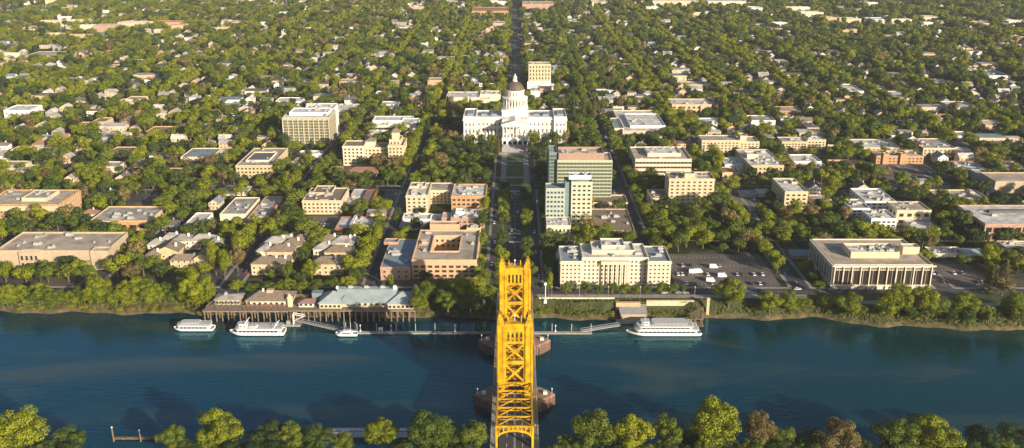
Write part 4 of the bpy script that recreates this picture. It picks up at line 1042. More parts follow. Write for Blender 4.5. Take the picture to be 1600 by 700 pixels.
def tower(yf,ztop,zk):
    """yf front face, ztop pinnacle, zk beam top"""
    t=thing('x','x','x'); del t['category']; del t['label']; t.name='tower'; t.parent=br; t.location=(0,yf-OY,0)
    D=8.4; Zt=Zr(ztop); Zb=Zr(zk)
    for s in (-1,1):
        q=MB()
        xo=s*8.65
        # stepped corner shaft, tapering slightly, closed face plates
        for (x_in,x_out,y0,y1,z0,z1) in ((4.9,8.7,0,D,Zr(2.5),Zb-1),(5.3,8.5,.4,D-.4,Zb-1,Zb+1.6),(5.9,8.3,.9,D-.9,Zb+1.6,Zt-1.2),(6.5,7.9,1.6,D-1.6,Zt-1.2,Zt)):
            a,b_=sorted((s*x_in,s*x_out)); q.box(a,b_,y0,y1,z0,z1)
        # raised vertical ribs
        for xx in (5.5,8.1): q.box(s*xx-.22,s*xx+.22,-.28,-.003,Zr(17.5),Zb-1.4)
        q.poly([(s*8.7,0,Zb-1),(s*5.3,.4,Zb+1.6),(s*4.9,0,Zb-1)])
        q.obj('leg',gold,t)
        q=MB()
        q.box(*sorted((s*8.703,s*8.95)),1.6,2.2,Zr(11),Zb-3); q.box(*sorted((s*8.703,s*8.95)),D-2.2,D-1.6,Zr(11),Zb-3)
        q.obj('rib',gold,t)
    def beam(z0,z1,slots=False):
        q=MB()
        for (ya,yb_) in ((.35,1.25),(D-1.25,D-.35)):
            if not slots: q.box(-4.88,4.88,ya,yb_,Zr(z0),Zr(z1))
            else:
                h=z1-z0; zs0=Zr(z0+1.2); zs1=Zr(z1-4.2)
                q.box(-4.88,4.88,ya,yb_,Zr(z0),zs0); q.box(-4.88,4.88,ya,yb_,zs1,Zr(z1))
                edges=[-4.88]+[v for c in (-3.1,-1.05,1.05,3.1) for v in (c-.5,c+.5)]+[4.88]
                for i in range(0,len(edges),2): q.box(edges[i],edges[i+1],ya,yb_,zs0,zs1)
        if slots: q.box(-4.88,4.88,1.26,D-1.26,Zr(z1)-.6,Zr(z1)-.05)
        q.obj('cross_beam',gold,t)
    dz=zk-49
    beam(38.6+dz,49+dz,True); beam(27.4+dz*.6,29.2+dz*.6); beam(15.6,17.6)
    def xb(z0,z1):
        q=MB()
        for y in (.8,D-.8):
            q.bar((-4.8,y,Zr(z0)),(4.8,y,Zr(z1)),.5,.95); q.bar((4.8,y+.02,Zr(z0)),(-4.8,y+.02,Zr(z1)),.5,.95)
            q.box(-1.1,1.1,y-.33,y+.33,Zr((z0+z1)/2)-.9,Zr((z0+z1)/2)+.9)
            q.box(-4.88,-4.3,y-.3,y+.3,Zr(z0),Zr(z1)); q.box(4.3,4.88,y-.3,y+.3,Zr(z0),Zr(z1))
        q.obj('cross_brace',gold,t)
        q=MB()
        for y in (2.6,D-2.6):
            q.bar((-4.8,y,Zr(z1)),(0,y,Zr(z0)),.22,.22); q.bar((4.8,y,Zr(z1)),(0,y,Zr(z0)),.22,.22); q.bar((-4.8,y,Zr((z0+z1)/2)),(4.8,y,Zr((z0+z1)/2)),.22,.22)
        for zz in (z0+2,(z0+z1)/2,z1-2): q.bar((-4.8,1,Zr(zz)),(4.8,D-1,Zr(zz)),.2,.2); q.bar((4.8,1,Zr(zz)),(-4.8,D-1,Zr(zz)),.2,.2)
        q.obj('lattice',golds,t)
    xb(29.4+dz*.6,38.4+dz); xb(17.8,27.2+dz*.6)
    for s in (-1,1):
        q=MB().lathe([(1.9,0),(1.9,.5),(1.6,.5)],16)
        k=len(q.v)
        q.v=[(v[2]+s*3.2-.25,v[0]*1.0+D/2,v[1]*1.0+Zb+1.3) for v in q.v]; q.obj('sheave',golds,t)
    q=MB().tube((0,D/2,Zb),(0,D/2,Zb+3),.12,6); q.lathe([(.5,Zb+2.6),(.5,Zb+3.4)],8,0,D/2); q.obj('beacon',white,t)
tower(408,53.6,49.2); tower(478,55.2,50.8)
piermat=mat('pier_concrete',(.30,.19,.14),.9,.2,.3,bump=.3)
def pierobj(yc,hl):
    q=MB(); a=7.5
    pts=[(-hl,0),(-hl+7,-a),(hl-7,-a),(hl,0),(hl-7,a),(-hl+7,a)]
    q.prism([(x,y) for x,y in pts],-13.5,-4.0)
    q.prism([(x*.985,y*.93) for x,y in pts],-4.0,-3.4)
    q.box(-9,9,-5,5,-3.4,-1.5)
    # timber fender ring
    o=q.obj('pier',piermat,br,(0,yc-OY,0))
    f=MB(); sc=1.02
    for (x0,y0),(x1,y1) in zip(pts,pts[1:]+pts[:1]):
        L=math.hypot(x1-x0,y1-y0); n=max(2,int(L/1.1))
        for i in range(n+1):
            t=i/n; f.box((x0+(x1-x0)*t)*sc-.18,(x0+(x1-x0)*t)*sc+.18,(y0+(y1-y0)*t)*sc-.18,(y0+(y1-y0)*t)*sc+.18,-12.5,-4.6+.3*((i*7)%3))
    f.obj('fender',mat('fender_timber',(.20,.115,.08),.9,.2,.5),o)
    for s in (-1,1):
        f=MB().tube((s*(hl-1.6),0,-3.4),(s*(hl-1.6),0,-.6),.09,5); f.lathe([(.35,-.9),(.35,-.3)],8,s*(hl-1.6),0); f.box(s*(hl-5)-1,s*(hl-5)+1,-1,1,-3.4,-2.2); f.obj('navigation_light',white,o)
pierobj(418,20.5); pierobj(480,20.5)
q=MB()
for yc in (352,512,528): 
    for x in (-8,8): q.tube((x,yc-OY,-12),(x,yc-OY,-1.2),1.0,10)
    q.box(-10,10,yc-OY-1,yc-OY+1,-2.3,-1.45)
q.obj('column_bent',tan,br)
# lamp posts on the bridge rail
for yy in (372,398,440,460,500,522):
    for s in (-1,1):
        lp=MB().tube((0,0,0),(0,0,6),.09,6); lp.bar((0,0,6),(-s*1.2,0,6.2),.1,.1); lp.lathe([(.3,5.8),(.35,6.1),(.1,6.4)],8,-s*1.3,0)
        o=lp.obj('lamp_post',golds,br,(s*10.6,yy-OY,0))
RECTS.append((-13,13,300,556,0)); LAND.append(('golden lift bridge',-12,12,300,545))
# ------------------------------------------------------------------ pier deck with restaurants on the left
DZ=7.4
xl,_=onY(317,489,516); xr,_=onY(649,489,516)
def deck(label,x0,x1,y0,y1,short):
    cx=(x0+x1)/2; t=thing('pier_deck',label,'pier deck',(cx,y0,0))
    MB().box(x0-cx,x1-cx,0,y1-y0,DZ-.7,DZ).obj('deck_floor',timber,t)
    q=MB(); x=x0-cx
    while x<=x1-cx: q.box(x-.06,x+.06,0,.12,DZ,DZ+1.1); x+=2
    q.box(x0-cx,x1-cx,0.02,.1,DZ+1.05,DZ+1.15); q.box(x0-cx,x1-cx,.03,.08,DZ+.5,DZ+.56)
    q.obj('railing',wood,t)
    pm=MB().tube((0,0,-3.5),(0,0,DZ-.7),.42,8).mesh('pile',[wood]); bm=MB().box(-.2,.2,0,y1-y0,DZ-1.3,DZ-.703).mesh('cross_beam',[wood])
    n=int((x1-x0)/3.6)
    for i in range(n+1):
        x=x0-cx+.6+(x1-x0-1.2)*i/n; mobj('cross_beam',bm,t,(x,0,0))
        for yy in (.6,): mobj('pile',pm,t,(x,yy,0))
        if i%2==0: mobj('pile',pm,t,(x,6.5,0))
    LAND.append((short,x0,x1,y0,y1)); RECTS.append((x0-2,x1+2,y0-10,y1+1,0)); return t
xm,_=onY(450,489,516)
deck('timber deck on tall piles carrying the cream restaurant and the brown-roofed restaurant',xl,xm,516,536,'left pier deck')
deck('long timber deck on tall piles under the teal-roofed restaurant',xm+.4,xr,517,538,'right pier deck')
# wide timber fill behind the decks
def eat(label,short,px0,px1,D,dp,h,rm,rh,wallm,run=None,n=8,roof='hip'):
    xa,_=onY(px0,480,D); xb,_=onY(px1,480,D); c=(xa+xb)/2; w=(xb-xa)/2
    t=thing('restaurant',label,'restaurant',(c,D,DZ))
    m=MB().box(-w,w,0,dp,0,h,0,skip=('b',)); wo=m.obj('wall',wallm,t)
    r=MB(); r.hip(-w,w,0,dp,h+.01,h+rh,0,1.0,run) ; ro=r.obj('roof',rm,t)
    ws=win_mesh(1.8,1.5,gls_b,white)
    for i in range(n): mobj('window',ws,wo,(-w+2*w*(i+.5)/n,-.003,.9))
    LAND.append((short,xa,xb,D,D+dp)); return t,w,ro,wo
t,w,ro,wo=eat('small cream restaurant with a shallow grey roof and a slatted pergola','small cream restaurant',337,375,525,10,3.6,rf_grey,1.6,cream)
mobj('roof_vent',HV2,ro,(-2,5,5.0))
pg=MB()
for i in range(9):
    x=-w-3+i*(2*w+8)/8; pg.bar((x,-7.5,2.9),(x+2.2,-.6,3.1),.25,.3)
for x in (-w-3,-w/2,w/2,w+5): pg.box(x-.12,x+.12,-7.4,-7.1,0,2.8)
pg.bar((-w-3.2,-7.2,2.8),(w+5,-7.2,2.8),.25,.25); pg.obj('pergola',wood,t)
t,w,ro,wo=eat('brown hip-roofed riverside restaurant with a small corner turret','brown hip-roofed restaurant',385,455,524,14,3.4,rf_brown,4,cream)
MB().box(-2,2,5,8,4.5,8.3).obj('roof_box',tan,ro); MB().box(-w*.35,-w*.35+1,6,7,4,8.8).obj('chimney',white,ro)
q=MB().prism([(w-.5+1.8*math.cos(a),-.5+1.8*math.sin(a)) for a in [k*PI/3 for k in range(6)]],0,5.2); q.lathe([(2.2,5.2),(.1,8.5)],6,w-.5,-.5); q.obj('turret',cream,t)
um=mat('umbrella_cloth',(.30,.13,.08),.8,.1,1)
UMB=[]
for i in range(9):
    x,_=onY(388+i*7,484,519.4); q=MB().lathe([(1.5,2.2),(.1,2.9)],8).tube((0,0,0),(0,0,2.3),.05,5); o=q.obj('parasol',um,None,(x,519.6,DZ)); tag(o,'','parasol','rust red parasols on the left pier deck'); UMB.append(o)
for o in UMB: auto(o,'small rust red parasol',(o.location.x,519.6))
# hut and shed on the deck gap
t,w,ro,wo=eat('small pink-roofed hut with three dark openings between the two restaurants','small pink-roofed hut',467,490,522,7,2.6,mat('pink_roof',(.30,.18,.15),.9,.1,.4),1.6,pale,n=3)
xa,_=onY(494,465,529); q=MB().box(-3,3,0,5,0,5.2); q.box(-3.2,3.2,-.2,5.2,5.2,5.5); tag(q.obj('storage_shed',rf_blue,None,(xa,531,DZ)),'small blue-grey storage box beside the teal-roofed restaurant','shed')
# teal roofed restaurant
D=519.5; xa,_=onY(499,480,D); xb,_=onY(647,480,D); c=(xa+xb)/2; W2=(xb-xa)/2
t=thing('restaurant','long riverside restaurant under a teal metal roof with hipped ends','restaurant',(c,D,DZ)); LAND.append(('teal-roofed restaurant',xa,xb,D,D+18))
wm_=cream
m=MB().box(-W2,-W2+13.5,0,15,0,3.6,skip=('b',)); m.box(-W2+13.5,W2-16,3,16,0,3.4,skip=('b','l','r')); m.box(W2-16,W2,-.5,16,0,3.6,skip=('b',)); wo=m.obj('wall',wm_,t)
r=MB(); r.hip(-W2,-W2+13.5,0,16,3.62,8.2,0,.9); r.hip(W2-16,W2,-.5,16.5,3.62,8.4,0,.9)
r.poly([(-W2+11,1.2,3.3),(W2-13.5,1.2,3.3),(W2-11,12,7.9),(-W2+9,12,7.9)]); r.poly([(-W2+9,12,7.9),(W2-11,12,7.9),(W2-11,17,7.9),(-W2+9,17,7.9)])
r.poly([(-W2+13,-.8,3.3),(-W2+22,-.8,3.3),(-W2+15,6.5,6.3)]); r.poly([(-W2+13,-.8,3.3),(-W2+15,6.5,6.3),(-W2+11,1,3.4)]); r.poly([(-W2+22,-.8,3.3),(-W2+23,3,3.9),(-W2+15,6.5,6.3)])
ro=r.obj('roof',rf_teal,t)
MB().box(-1,1,-1,1,0,3).obj('chimney',white,ro,(W2-13,13,7)); MB().box(-.6,.6,-.6,.6,0,1.8).obj('vent_pipe',white,ro,(-W2+9,13,7.8))
for x in (-12,-2,8): mobj('roof_unit',HV,ro,(x,14.5,7.9),0,(.8,.8,.8))
ws=win_mesh(1.7,1.7,gls_b,white)
for i in range(5): mobj('window',ws,wo,(-W2+1.6+i*2.6,-.003,.9))
for i in range(7): mobj('window',ws,wo,(-W2+17+i*3.6,2.997,.9))
for i in range(6): mobj('window',ws,wo,(W2-14.6+i*2.6,-.503,.9))
# ------------------------------------------------------------------ floating dock, gangways
def dock(label,x0,x1,D,w=2.6,short=None):
    c=(x0+x1)/2; t=thing('floating_dock',label,'dock',(c,D,0))
    q=MB(); q.box(x0-c,x1-c,-w/2,w/2,.05,.75); q.obj('dock_deck',mat('dock_boards',(.33,.30,.26),.9,.15,.5),t)
    pm=MB().tube((0,0,-4),(0,0,5.2),.22,7).lathe([(.3,5.2),(.05,5.7)],7).mesh('mooring_pile',[mat('pile_pale',(.38,.35,.31),.8,.1,1)])
    n=max(2,int((x1-x0)/11))
    for i in range(n+1): mobj('mooring_pile',pm,t,(x0-c+.5+(x1-x0-1)*i/n,w/2+.3,0))
    if short: LAND.append((short,x0,x1,D-w,D+w))
    return t
dx0,_=gp(556,519,.7); dx1,_=gp(925,519,.7)
YD=gp(700,519,.7)[1]
dock('long narrow floating dock with mooring piles, passing under the yellow bridge',dx0,dx1,YD,2.6,'long floating dock')
def gangway(label,a,b_,w=2.0,arch=False):
    t=thing('gangway',label,'gangway',(a[0],a[1],0)); ax,ay,az=0,0,a[2]; bx,by,bz=b_[0]-a[0],b_[1]-a[1],b_[2]
    q=MB(); L=math.hypot(bx,by); nx,ny=-by/L*w/2,bx/L*w/2
    q.poly([(ax-nx,ay-ny,az),(bx-nx,by-ny,bz),(bx+nx,by+ny,bz),(ax+nx,ay+ny,az)]); q.poly([(ax-nx,ay-ny,az-.25),(ax+nx,ay+ny,az-.25),(bx+nx,by+ny,bz-.25),(bx-nx,by-ny,bz-.25)])
    q.obj('walkway',pave,t)
    for s in (-1,1):
        q=MB(); n=int(L/2)
        q.bar((ax+s*nx,ay+s*ny,az+1.2),(bx+s*nx,by+s*ny,bz+1.2),.12,.12); q.bar((ax+s*nx,ay+s*ny,az-.1),(bx+s*nx,by+s*ny,bz-.1),.15,.3)
        for i in range(n+1):
            f=i/n; x,y,z=ax+(bx-ax)*f+s*nx,ay+(by-ay)*f+s*ny,az+(bz-az)*f; q.tube((x,y,z-.1),(x,y,z+1.2),.05,5)
            if i<n: f2=(i+1)/n; q.bar((x,y,z),(ax+(bx-ax)*f2+s*nx,ay+(by-ay)*f2+s*ny,az+(bz-az)*f2+1.2),.06,.06)
        q.obj('handrail',steel,t)
    if arch:
        q=MB()
        for s in (-1,1):
            q.bar((-1.5,s*1.2,az-5),(-1.5,s*1.2,az+4.5),.4,.4); q.bar((-1.5,s*1.2,az+4.5),(5,s*1.2,az+3.2),.35,.35); q.bar((-1.5,s*1.2,az),(5,s*1.2,az+3.2),.3,.3)
        q.bar((5,-1.2,az+3.2),(5,1.2,az+3.2),.3,.3); q.bar((-1.5,-1.2,az+4.5),(-1.5,1.2,az+4.5),.3,.3); q.obj('lifting_frame',white,t)
    return t
a=(onY(463,502,511)[0],511,3.6); b_=(gp(535,517,1)[0],YD+1.4,.9)
gangway('sloping grey gangway with a white lifting frame below the left decks',a,b_,2.2,True)
q=MB().box(-5,5,-2,2,.1,1.1); q.box(-3.5,-1.5,-1,1,1.1,3.2); tag(q.obj('pontoon',pave,None,(a[0]-2.5,511.5,0)),'pale square pontoon at the upper end of the left gangway','pontoon')
cx_,_=gp(541,519,.7); dock('short wide pontoon joining the left gangway to the long dock',dx0-7,dx0-.4,YD+.8,4.6)
a=(gp(968,508,2)[0],gp(968,508,2)[1],2.2); b_=(gp(908,517,1)[0],YD+1.5,.9)
gangway('long railed gangway rising from the dock to the landing beside the large cruise boat',a,b_,2.4)
# small boats and dock lockers
def small(nm,label,px,D,q,m): 
    x,_=gp(px,519,.7); return tag(q.obj(nm,m,None,(x,D,.75)),label,nm.replace('_',' '))
q=MB().box(-1.1,1.1,-.9,.9,0,2.3); q.box(-1.3,1.3,-1.1,1.1,2.3,2.5); q.box(-.5,.5,-.95,-.9,.2,1.9,1); small('dock_kiosk','small white kiosk standing on the long dock below the teal-roofed restaurant',595,YD+.2,q,[white,gls])
for px,lb in ((563,'white life-ring post at the left end of the long dock'),(611,'white dock lamp right of the small dock kiosk'),(711,'white dock lamp before the riverside trees'),(868,'white dock lamp just right of the yellow bridge')):
    q=MB().tube((0,0,0),(0,0,3.6),.1,6); q.lathe([(.1,3.5),(.42,3.8),(.42,4.2),(.1,4.5)],8); q.box(-.4,.4,-.4,.4,0,.9); small('dock_lamp',lb,px,YD+.6,q,white)
# ------------------------------------------------------------------ boats
hullw=mat('boat_white',(.80,.79,.76),.35,.04,.6); navy=mat('boat_navy',(.02,.03,.06),.4,.1,1); bdeck=mat('boat_deck',(.30,.28,.25),.8,.12,1)
def outline(L,w,bow=.22,n=7,stern=.88):
    p=[]      # bow at -x
    for i in range(n+1):
        t=i/n; p.append((-L/2+L*bow*t, -w/2*math.sin(t*PI/2)**.8 if t>0 else 0))
    p.append((L/2-L*.05,-w/2)); p.append((L/2,-w/2*stern)); 
    up=[(x,-y) for x,y in reversed(p) if y!=0]
    return p+up
def scl(o,sx,sy,dx=0): return [(x*sx+dx,y*sy) for x,y in o]
def loft(q,o1,z1,o2,z2,mi=0):
    k=len(q.v); n=len(o1); q.v+=[(x,y,z1) for x,y in o1]+[(x,y,z2) for x,y in o2]
    for i in range(n): j=(i+1)%n; q.f.append((k+i,k+j,k+n+j,k+n+i)); q.m.append(mi)
def decks(t,L,w,spec):
    """spec: list of (name, z0, z1, x0f, x1f, wf, windows?)"""
    for (nm,z0,z1,xa,xb,wf,win) in spec:
        x0=-L/2+L*xa; x1=-L/2+L*xb; q=MB(); ww=w*wf/2
        pts=[(x0,-ww*.55),(x0+1.2,-ww),(x1-.6,-ww),(x1,-ww*.85),(x1,ww*.85),(x1-.6,ww),(x0+1.2,ww),(x0,ww*.55)]
        q.prism(pts,z0,z1,0,1); o=q.obj(nm,[hullw,mat('boat_roof',(.45,.45,.45),.6,.05,.8)],t)
        if win:
            MB().box(x0+1.4,x1-.8,-ww-.02,-ww+.1,z0+(z1-z0)*.26,z0+(z1-z0)*.84).obj('window_band',gls,o)
            h=(z1-z0); n=max(3,int((x1-x0)/2.6)); wm2_=win_mesh((x1-x0-3)/n*.9,h*.52,gls,hullw,'cabin_window')
            for i in range(n): mobj('cabin_window',wm2_,o,(x0+1.8+(x1-x0-3.2)*(i+.5)/n,-ww-.003,z0+h*.3))
        else: pass
def rail(t,L,w,z,xa,xb,wf,parent=None):
    q=MB(); x0=-L/2+L*xa; x1=-L/2+L*xb; ww=w*wf/2
    P=[(x1,-ww),(x0+2,-ww),(x0,0),(x0+2,ww),(x1,ww),(x1,-ww)]
    for (ax,ay),(bx,by) in zip(P,P[1:]):
        for hh in (.5,1.0): q.bar((ax,ay,z+hh),(bx,by,z+hh),.07,.07)
        n=max(1,int(math.hypot(bx-ax,by-ay)/1.6))
        for i in range(n+1): f=i/n; q.tube((ax+(bx-ax)*f,ay+(by-ay)*f,z),(ax+(bx-ax)*f,ay+(by-ay)*f,z+1),.035,4)
    q.obj('railing',hullw,t)
def boat(label,short,px0,px1,pyw,w,fb,cat='boat',nm='tour_boat'):
    xa,Y=gp(px0,pyw,0); xb,_=gp(px1,pyw,0); L=xb-xa; t=thing(nm,label,cat,((xa+xb)/2,Y+w/2,0))
    o=outline(L,w); q=MB(); loft(q,scl(o,.93,.84,L*.02),-.8,scl(o,.955,.9,L*.015),.55,1); loft(q,scl(o,.955,.9,L*.015),.55,scl(o,.985,.97,.0),fb-.5,0); loft(q,scl(o,.985,.97),fb-.5,o,fb,0)
    q.poly([(x,y,fb-.02) for x,y in o],2); loft(q,o,fb,scl(o,.995,.99),fb+.55,0); loft(q,scl(o,.985,.97),fb+.55,scl(o,.985,.97),fb,0); q.obj('hull',[hullw,navy,bdeck],t)
    LAND.append((short,xa,xb,Y,Y+w)); print('BOAT',short,round(L,1)); return t,L
t,L=boat('small white two-deck tour boat, leftmost of the moored boats, with a flat white roof','small two-deck tour boat',269,333,519,6.2,1.5)
decks(t,L,6.2,[('lower_cabin',1.5,3.7,.12,.9,.9,True),('upper_deck',3.7,4.0,.10,.93,.94,False),('roof_canopy',5.6,5.8,.2,.66,.84,False)])
q=MB()
for i in range(7):
    for s in (-1,1): x=-L/2+L*(.21+.44*i/6); q.tube((x,s*2.4,4),(x,s*2.4,5.6),.06,5)
q.obj('canopy_posts',hullw,t); rail(t,L,6.2,4.0,.11,.92,.9)
t,L=boat('white double-deck excursion boat with a raked mast, moored below the left decks','excursion boat with raked mast',356,444,526,8,1.9)
decks(t,L,8,[('lower_cabin',1.9,4.2,.14,.93,.92,True),('upper_deck',4.2,4.5,.12,.96,.95,False),('wheelhouse',4.5,7.0,.17,.33,.6,True),('wheelhouse_roof',7.0,7.2,.16,.34,.66,False),('lounge',4.5,5.6,.36,.5,.5,True)])
rail(t,L,8,4.5,.13,.95,.92)
q=MB()
for s in (-1,1): q.bar((-L/2+L*.24,s*2.4,4.5),(-L/2+L*.36,s*2.0,9.8),.45,.3); q.bar((L/2-L*.2,s*3.2,4.5),(L/2-L*.12,s*3.0,7.6),.35,.3)
q.bar((-L/2+L*.36,-2.1,9.7),(-L/2+L*.36,2.1,9.7),.3,.3); q.bar((L/2-L*.12,-3,7.5),(L/2-L*.12,3,7.5),.3,.3); q.obj('mast',hullw,t)
t,L=boat('small white motor yacht with blue canvas, moored at the end of the long dock','small motor yacht',523,558,527,4.2,1.5,'yacht','motor_yacht')
decks(t,L,4.2,[('cabin',1.5,3.2,.22,.78,.8,True),('flybridge',3.2,3.9,.36,.7,.66,False)])
MB().box(-L/2+L*.4,-L/2+L*.62,-1.2,1.2,5.0,5.15).box(-L/2+L*.42,-L/2+L*.43,-1,-.9,3.9,5).box(-L/2+L*.6,-L/2+L*.61,-1,-.9,3.9,5).box(-L/2+L*.6,-L/2+L*.61,.9,1,3.9,5).obj('canvas_top',mat('blue_canvas',(.03,.08,.25),.7,.1,1),t)
MB().tube((-L/2+L*.42,0,3.9),(-L/2+L*.42,0,9.2),.07,5).obj('mast',hullw,t); rail(t,L,4.2,1.5,.02,.3,.8)
t,L=boat('large white three-deck river cruise boat moored right of the bridge','large three-deck cruise boat',979,1097,526.5,9.5,2.0,'boat','cruise_boat'); t.scale=(1,1,.84)
decks(t,L,9.5,[('main_cabin',2.1,4.7,.13,.93,.93,True),('second_deck',4.7,5.0,.11,.96,.97,False),('second_cabin',5.0,7.3,.16,.86,.86,True),('upper_deck',7.3,7.6,.14,.89,.93,False),('canopy',9.6,9.8,.34,.80,.88,False),('wheelhouse',7.6,10.2,.20,.30,.5,True),('wheelhouse_roof',10.2,10.4,.19,.31,.56,False)])
rail(t,L,9.5,7.6,.15,.88,.9); rail(t,L,9.5,5.0,.12,.95,.94)
q=MB()
for i in range(9):
    for s in (-1,1): x=-L/2+L*(.35+.44*i/8); q.tube((x,s*4.4,7.6),(x,s*4.4,9.6),.07,5)
q.obj('canopy_posts',hullw,t)
q=MB().tube((-L/2+L*.25,0,10.4),(-L/2+L*.25,0,14),.1,6); q.bar((-L/2+L*.25,-1,12.4),(-L/2+L*.25,1,12.4),.12,.12); q.obj('mast',hullw,t)
# ------------------------------------------------------------------ right landing: wall, ramp, shed, dolphins
def wallobj(nm,label,cat,x0,x1,y0,y1,z0,z1,m,cap_=True):
    q=MB().box(x0,x1,y0,y1,z0,z1)
    if cap_: q.box(x0-.15,x1+.15,y0-.15,y1+.15,z1+.002,z1+.4)
    return tag(q.obj(nm,m),label,cat)
x1,_=onY(1010,478,529.5); x2,_=onY(1084,478,529.5)
wallobj('retaining_wall','long tan retaining wall below the riverfront promenade','wall',x1,x2,529.5,530.6,2,8.4,cream); LAND.append(('tan retaining wall',x1,x2,529,531))
x3,_=onY(962,478,529.5)
wallobj('landing_platform','stepped concrete landing platform above the grey ferry shed','platform',x3,x1-4,528,535,1,7.9,peach,False)
q=MB()
for i in range(14): q.box(x1-3.8,x1-.3,535-i*1.1-1.1,535-i*1.1,0.5,8-i*.45)
tag(q.obj('stairs',pave),'concrete stairs running down between the landing platform and the wall','stairs')
x4,_=onY(842,470,534); 
wallobj('promenade_wall','low pale wall edging the promenade above the bushes','wall',x4,x3-.5,533.6,534.4,6,8.6,pale)
xa,_=onY(970,490,521); xb,_=onY(1008,490,521); q=MB().box(xa,xb,519,525,1.2,5.0); q2=MB().poly([(xa-.8,518,4.9),(xb+.8,518,4.9),(xb+.8,526,6.0),(xa-.8,526,6.0)]).poly([(xa-.8,526,5.8),(xb+.8,526,5.8),(xb+.8,518,4.7),(xa-.8,518,4.7)])
t=thing('ferry_shed','grey ferry shed with a sloping metal roof behind the large cruise boat','shed',((xa+xb)/2,519,1.2))
for qq,nn,mm in ((q,'wall',tan),(q2,'roof',steel)):
    o=qq.obj(nn,mm,t); o.location=(-(xa+xb)/2,-519,-1.2)
MB().box(xa-3,xb+3,513.5,519,.1,1.15).obj('landing_pontoon',pave)
o=C.objects['landing_pontoon']; tag(o,'flat concrete landing pontoon between the ferry shed and the cruise boat','pontoon')
xa,_=onY(1105,490,526); q=MB().box(-.8,.8,-.8,.8,-3,11.5); q.box(-1.1,1.1,-1.1,1.1,11.5,12.1); tag(q.obj('mooring_tower',sand,None,(xa,526,0)),'square tan mooring tower on the bank right of the cruise boat','tower')
t=thing('mooring_dolphin','rusty steel mooring dolphin with four legs off the stern of the cruise boat','dolphin',(gp(1100,514)[0]+1,512,0)); lg=MB().tube((0,0,-4),(0,0,6.5),.3,8).mesh('leg',[wood])
for a,b_ in ((-2,-2),(2,-2),(2,2),(-2,2)): mobj('leg',lg,t,(a,b_,0))
MB().box(-3,3,-3,3,.8,1.2).box(-2.6,2.6,-2.6,2.6,5.2,5.6).obj('platform',wood,t)
t=thing('lattice_gantry','small rusty lattice gantry on the bank above the mooring dolphin','gantry',(gp(1098,505)[0],522,1)); q=MB()
for s in (-1,1):
    q.bar((-5,s,0),(5,s,6),.25,.25); q.bar((-5,s,1.4),(4,s,6.6),.2,.2); q.bar((5,s,0),(5,s,7),.25,.25)
    for i in range(5): q.bar((-5+2*i,s,1.2*i),(-3.5+2*i,s,1.2*i+2),.14,.14)
q.obj('frame',wood,t)
# posts in the near water
for px,lb in ((178,'dark timber dolphin with a white cap at the left end of the low walkway'),(220,'short dark pile standing beside the low walkway')):
    X,Y=gp(px,690,0); q=MB().tube((0,0,-4),(0,0,7.5 if px==178 else 6),.35,8); q.lathe([(.42,7.5 if px==178 else 6),(.3,8.1 if px==178 else 6.5)],8,0,0,1); tag(q.obj('mooring_pile',[wood,white],None,(X,Y,0)),lb,'pile')
X0,Y0=gp(180,684,.8); X1,_=gp(262,684,.8); 
q=MB().box(0,X1-X0,-.9,.9,.5,.95); 
for i in range(7): q.tube(((X1-X0)*i/6,-.7,-3),((X1-X0)*i/6,-.7,1.6),.14,6)
tag(q.obj('low_walkway',wood,None,(X0,Y0,0)),'dark low timber walkway off the near bank, left of the big tree','walkway')
X0,Y0=gp(520,678,1); X1,_=gp(645,678,1); q=MB().box(0,X1-X0,-2,2,.3,1.0); q.box(0,X1-X0,-1.2,1.2,3.4,3.6)
for i in range(9): q.tube(((X1-X0)*i/8,1.0,-3),((X1-X0)*i/8,1.0,3.4),.12,6); q.tube(((X1-X0)*i/8,-1.0,.9),((X1-X0)*i/8,-1.0,3.4),.12,6)
tag(q.obj('covered_dock',[steel],None,(X0,Y0,0)),'pale roofed dock near the bottom edge behind the near bank trees','dock')
# promenade lamps
for i,px in enumerate((862,905,950,1000,1045,1085)):
    x,_=onY(px,470,537); q=MB().tube((0,0,0),(0,0,6.5),.1,6); q.lathe([(.1,6.4),(.45,6.7),(.1,7.1)],8,0,0,1); o=q.obj('street_lamp',[steel,white],None,(x,537.5,G)); tag(o,'','lamp','white lamps along the promenade'); auto(o,'white globe lamp on the promenade',(x,537.5))
# flagpole-like tower bank post beside the bridge
for s,lb in ((-1,'white signal mast left of the yellow bridge on the far bank'),(1,'white signal mast right of the yellow bridge on the far bank')):
    q=MB().tube((0,0,0),(0,0,14),.25,6); q.box(-.8,.8,-.5,.5,12,13.4); q.box(-.9,.9,-.9,.9,0,2.2); tag(q.obj('signal_mast',[white],None,(s*19,531,6.5)),lb,'mast')
x,_=gp(1247,459); 
